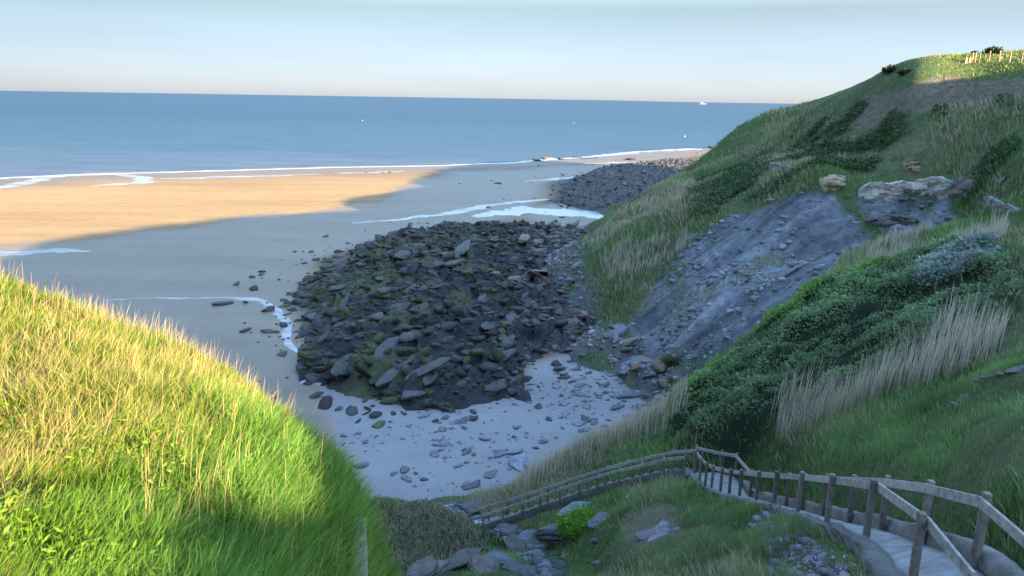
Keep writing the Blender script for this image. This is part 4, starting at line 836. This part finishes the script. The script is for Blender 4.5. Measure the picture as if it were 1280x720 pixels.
shrub(838, 456, 1.3, 1400, (.05, .07, .03), (.11, .13, .06), 'olive green tuft growing at the bottom of the clay slope', 'bush', .2, .6, 'bush')
shrub(842, 486, 1.1, 1400, (.03, .05, .02), (.07, .1, .035), 'dark green tuft over the rust brown boulders', 'bush', .2, .6, 'bush')
# ------------------------------------------------------------------ fence posts on the hilltop
root = None; hp = []
for px, py in [(1214.5,80),(1218,79.5),(1223.5,79),(1236,78),(1248.5,78),(1261.5,79),(1276,79)]: hp.append(hill_pt(px, py))
root = empty('post_fence', tuple(hp[0])); tag(root, 'sunlit line of tall wooden fence posts on the grassy hilltop', 'fence')
tall = box_np(.17, .17, 1.8, .02); tall.name = 'post'; tall.materials.append(M_wood)
for k, p in enumerate(hp):
    o = bpy.data.objects.new('post', tall); SC.objects.link(o); o.parent = root; q = p-hp[0]; o.location = (q[0], q[1], q[2]+.75); o.rotation_euler = (rng.normal(0, .03), rng.normal(0, .03), .4*k); o.color = (.34, .25, .16, 1)
for k in range(len(hp)-1):
    a, b = hp[k]-hp[0]+[0, 0, 1.3], hp[k+1]-hp[0]+[0, 0, 1.3]; L = np.linalg.norm(b-a); me = box_np(L, .02, .02, .004); me.name = 'wire'; me.materials.append(M_paint); o = bpy.data.objects.new('wire', me); SC.objects.link(o); o.parent = root; o.location = (a+b)/2; v = b-a; o.rotation_euler = (0, -math.asin(v[2]/L), math.atan2(v[1], v[0])); o.color = (.2, .19, .18, 1)
p = hill_pt(1210, 81); gt = empty('wooden_stile', tuple(p)); tag(gt, 'short leaning wooden boards beside the end fence post on the hilltop', 'stile')
bd = box_np(.22, .08, 1.3, .01); bd.name = 'board'; bd.materials.append(M_wood)
for k in range(4):
    o = bpy.data.objects.new('board', bd); SC.objects.link(o); o.parent = gt; o.location = (-.4+.32*k, .1*k, .45); o.rotation_euler = (0, .12, .2); o.color = (.46, .31, .19, 1)
# ------------------------------------------------------------------ far things on the water
def buoy(px, py, label):
    p = flat(px, py, 0); bm = bmesh.new(); bmesh.ops.create_uvsphere(bm, u_segments=16, v_segments=10, radius=.45); me = bpy.data.meshes.new('buoy'); bm.to_mesh(me); bm.free(); me.materials.append(M_paint)
    r0_ = empty('buoy', tuple(p)); tag(r0_, label, 'buoy'); o = bpy.data.objects.new('float', me); SC.objects.link(o); o.parent = r0_; o.location = (0, 0, .25); o.color = (.8, .8, .78, 1)
    m2 = box_np(.12, .12, .7, .02); m2.name = 'mast'; m2.materials.append(M_paint); o = bpy.data.objects.new('mast', m2); SC.objects.link(o); o.parent = r0_; o.location = (0, 0, 1.1); o.color = (.7, .7, .68, 1)
buoy(453, 151, 'tiny white buoy out beyond the sunlit sand'); buoy(717, 154, 'tiny white buoy out beyond the dark tide line rocks'); buoy(856, 171, 'tiny white buoy closest to the headland')
sp_ = CAM+ray(879, 127.2)/np.hypot(*ray(879, 127.2)[:2])*9000; sh = empty('ship', (sp_[0], sp_[1], 0)); sh.scale = (.75, .75, .75); tag(sh, 'tiny pale ship on the horizon beside the headland', 'ship')
def hullmesh(L, B, Hh):
    bm = bmesh.new(); n = 12; rows = []
    for i in range(n+1):
        x = -L/2+L*i/n; w_ = B/2*(1-max(0, (i-8)/4)**2*.98)*(1-.25*(i == 0)); rows.append([bm.verts.new((x, s*w_*f, z)) for z, f in ((-2, .7), (Hh, 1)) for s in (-1, 1)])
    for a, b in zip(rows[:-1], rows[1:]):
        for i, j in ((0, 2), (2, 3), (3, 1), (1, 0)): bm.faces.new((a[i], a[j], b[j], b[i]))
    bm.faces.new([rows[0][i] for i in (0, 1, 3, 2)]); bm.faces.new([rows[-1][i] for i in (0, 2, 3, 1)]); bmesh.ops.recalc_face_normals(bm, faces=bm.faces); me = bpy.data.meshes.new('hull'); bm.to_mesh(me); bm.free(); return me
for nm, me, loc, c in (('hull', hullmesh(95, 18, 9), (0, 0, 0), (.3, .3, .32)), ('superstructure', box_np(38, 15, 13, .8), (-16, 0, 15.5), (.5, .5, .5)), ('funnel', box_np(7, 6, 9, .8), (-26, 0, 26.4), (.6, .3, .25))):
    me.name = nm; me.materials.append(M_paint); o = bpy.data.objects.new(nm, me); SC.objects.link(o); o.parent = sh; o.location = loc; o.color = (*c, 1)
# far shore across the water
fx = np.linspace(5000, 19000, 160); hz = 20+60*np.abs(fbm(fx/2600, fx*0, 3, 4)); hz *= sstep(5000, 8000, fx)
Yf = np.full((160, 3), 33000.0); Yf[:, 2] = 35500; Zf = np.stack([hz*0-5, hz, hz*.9], 1)
o = grid_obj('far_coast', np.repeat(fx[:, None], 3, 1), Yf, Zf, M_stone); o.color = (.1, .11, .13, 1); tag(o, kind='structure')
# pink thrift by the wall foot
for px, py, lab in ((1012, 716, 'small clump of pink thrift among gravel at the wall foot'), (1052, 718, 'pink thrift clump nearest the retaining wall')):
    p = hill_pt(px, py); rt_ = empty('thrift_clump', tuple(p)); tag(rt_, lab, 'flower'); m = 110; q = rng.normal(0, .13, (m, 3)); q[:, 2] = np.abs(q[:, 2])*.7
    leaves('foliage', q, rng.uniform(.05, .1, m), np.tile(np.array([.05, .1, .04]), (m, 1)), kind=None, parent=rt_, asp=.25)
    q = rng.normal(0, .11, (34, 3)); q[:, 2] = .16+.04*rng.normal(size=34); fl_ = leaves('flowers', q, rng.uniform(.03, .05, 34), np.tile(np.array([.5, .3, .45]), (34, 1)), kind='stuff', parent=rt_, asp=1.0)



# ------------------------------------------------------------------ light, sky, camera
w = bpy.data.worlds.new('World'); bpy.context.scene.world = w; w.use_nodes = True
nt = w.node_tree; bg = nt.nodes['Background']; bg.inputs['Strength'].default_value = .075
sky = nt.nodes.new('ShaderNodeTexSky'); sky.sky_type = 'NISHITA'; sky.sun_disc = False
sky.sun_elevation = SUN_EL; sky.sun_rotation = SUN_AZ; sky.altitude = 30; sky.air_density = 1.0; sky.dust_density = 0.3; sky.ozone_density = 2.5
tcw = nt.nodes.new('ShaderNodeTexCoord'); sxw = nt.nodes.new('ShaderNodeSeparateXYZ'); nt.links.new(tcw.outputs['Generated'], sxw.inputs[0])
rw = nt.nodes.new('ShaderNodeValToRGB'); nt.links.new(sxw.outputs['Z'], rw.inputs['Fac']); ew = rw.color_ramp.elements
ew[0].position = 0; ew[0].color = (.255, .295, .5, 1); ew[1].position = 1; ew[1].color = (2.65, 2.45, 2.3, 1)
for p_, c_ in ((.11, (.315, .278, .272, 1)), (.3, (1.35, 1.25, 1.17, 1))): ew.new(p_).color = c_
mxw = nt.nodes.new('ShaderNodeMapRange'); nt.links.new(sxw.outputs['X'], mxw.inputs['Value']); mxw.inputs['From Min'].default_value = -.6; mxw.inputs['From Max'].default_value = .6; mxw.inputs['To Min'].default_value = .86; mxw.inputs['To Max'].default_value = 1.72
mpw = nt.nodes.new('ShaderNodeMapping'); mpw.inputs['Scale'].default_value = (2.2, 2.2, 17); nt.links.new(tcw.outputs['Generated'], mpw.inputs['Vector'])
nzw = nt.nodes.new('ShaderNodeTexNoise'); nzw.inputs['Scale'].default_value = 1.6; nzw.inputs['Detail'].default_value = 5; nt.links.new(mpw.outputs[0], nzw.inputs['Vector'])
mrw = nt.nodes.new('ShaderNodeMapRange'); nt.links.new(nzw.outputs['Fac'], mrw.inputs['Value']); mrw.inputs['From Min'].default_value = .35; mrw.inputs['From Max'].default_value = .65; mrw.inputs['To Min'].default_value = .97; mrw.inputs['To Max'].default_value = 1.03
fw = nt.nodes.new('ShaderNodeMath'); fw.operation = 'MULTIPLY'; nt.links.new(mxw.outputs[0], fw.inputs[0]); nt.links.new(mrw.outputs[0], fw.inputs[1])
m1 = nt.nodes.new('ShaderNodeMix'); m1.data_type = 'RGBA'; m1.blend_type = 'MULTIPLY'; m1.inputs[0].default_value = 1; nt.links.new(sky.outputs[0], m1.inputs['A']); nt.links.new(rw.outputs['Color'], m1.inputs['B'])
m2 = nt.nodes.new('ShaderNodeMix'); m2.data_type = 'RGBA'; m2.blend_type = 'MULTIPLY'; m2.inputs[0].default_value = 1; nt.links.new(m1.outputs['Result'], m2.inputs['A']); nt.links.new(fw.outputs[0], m2.inputs['B'])
nt.links.new(m2.outputs['Result'], bg.inputs['Color'])
sl = bpy.data.lights.new('sun', 'SUN'); sl.energy = 5.0; sl.angle = math.radians(.5); sl.color = (1, .77, .46)
so = bpy.data.objects.new('sun', sl); SC.objects.link(so)
from mathutils import Vector, Matrix
so.rotation_euler = Vector((math.sin(SUN_AZ)*math.cos(SUN_EL), math.cos(SUN_AZ)*math.cos(SUN_EL), math.sin(SUN_EL))).to_track_quat('Z', 'Y').to_euler()
so.location = (60, -60, 90)
cd = bpy.data.cameras.new('camera'); co = bpy.data.objects.new('camera', cd); SC.objects.link(co)
cd.sensor_width = 36; cd.lens = 36*F/1280; cd.clip_end = 90000; cd.clip_start = .1
mw = Matrix.Identity(4)
for i in range(3):
    mw[i][0], mw[i][1], mw[i][2], mw[i][3] = RT[i], UP[i], -fwd[i], CAM[i]
co.matrix_world = mw
sc = bpy.context.scene; sc.camera = co
sc.view_settings.view_transform = 'Standard'; sc.view_settings.look = 'None'; sc.view_settings.exposure = 2.5
sc.cycles.max_bounces = 5; sc.cycles.diffuse_bounces = 3; sc.cycles.transmission_bounces = 3; sc.cycles.transparent_max_bounces = 4
sc.cycles.use_denoising = True
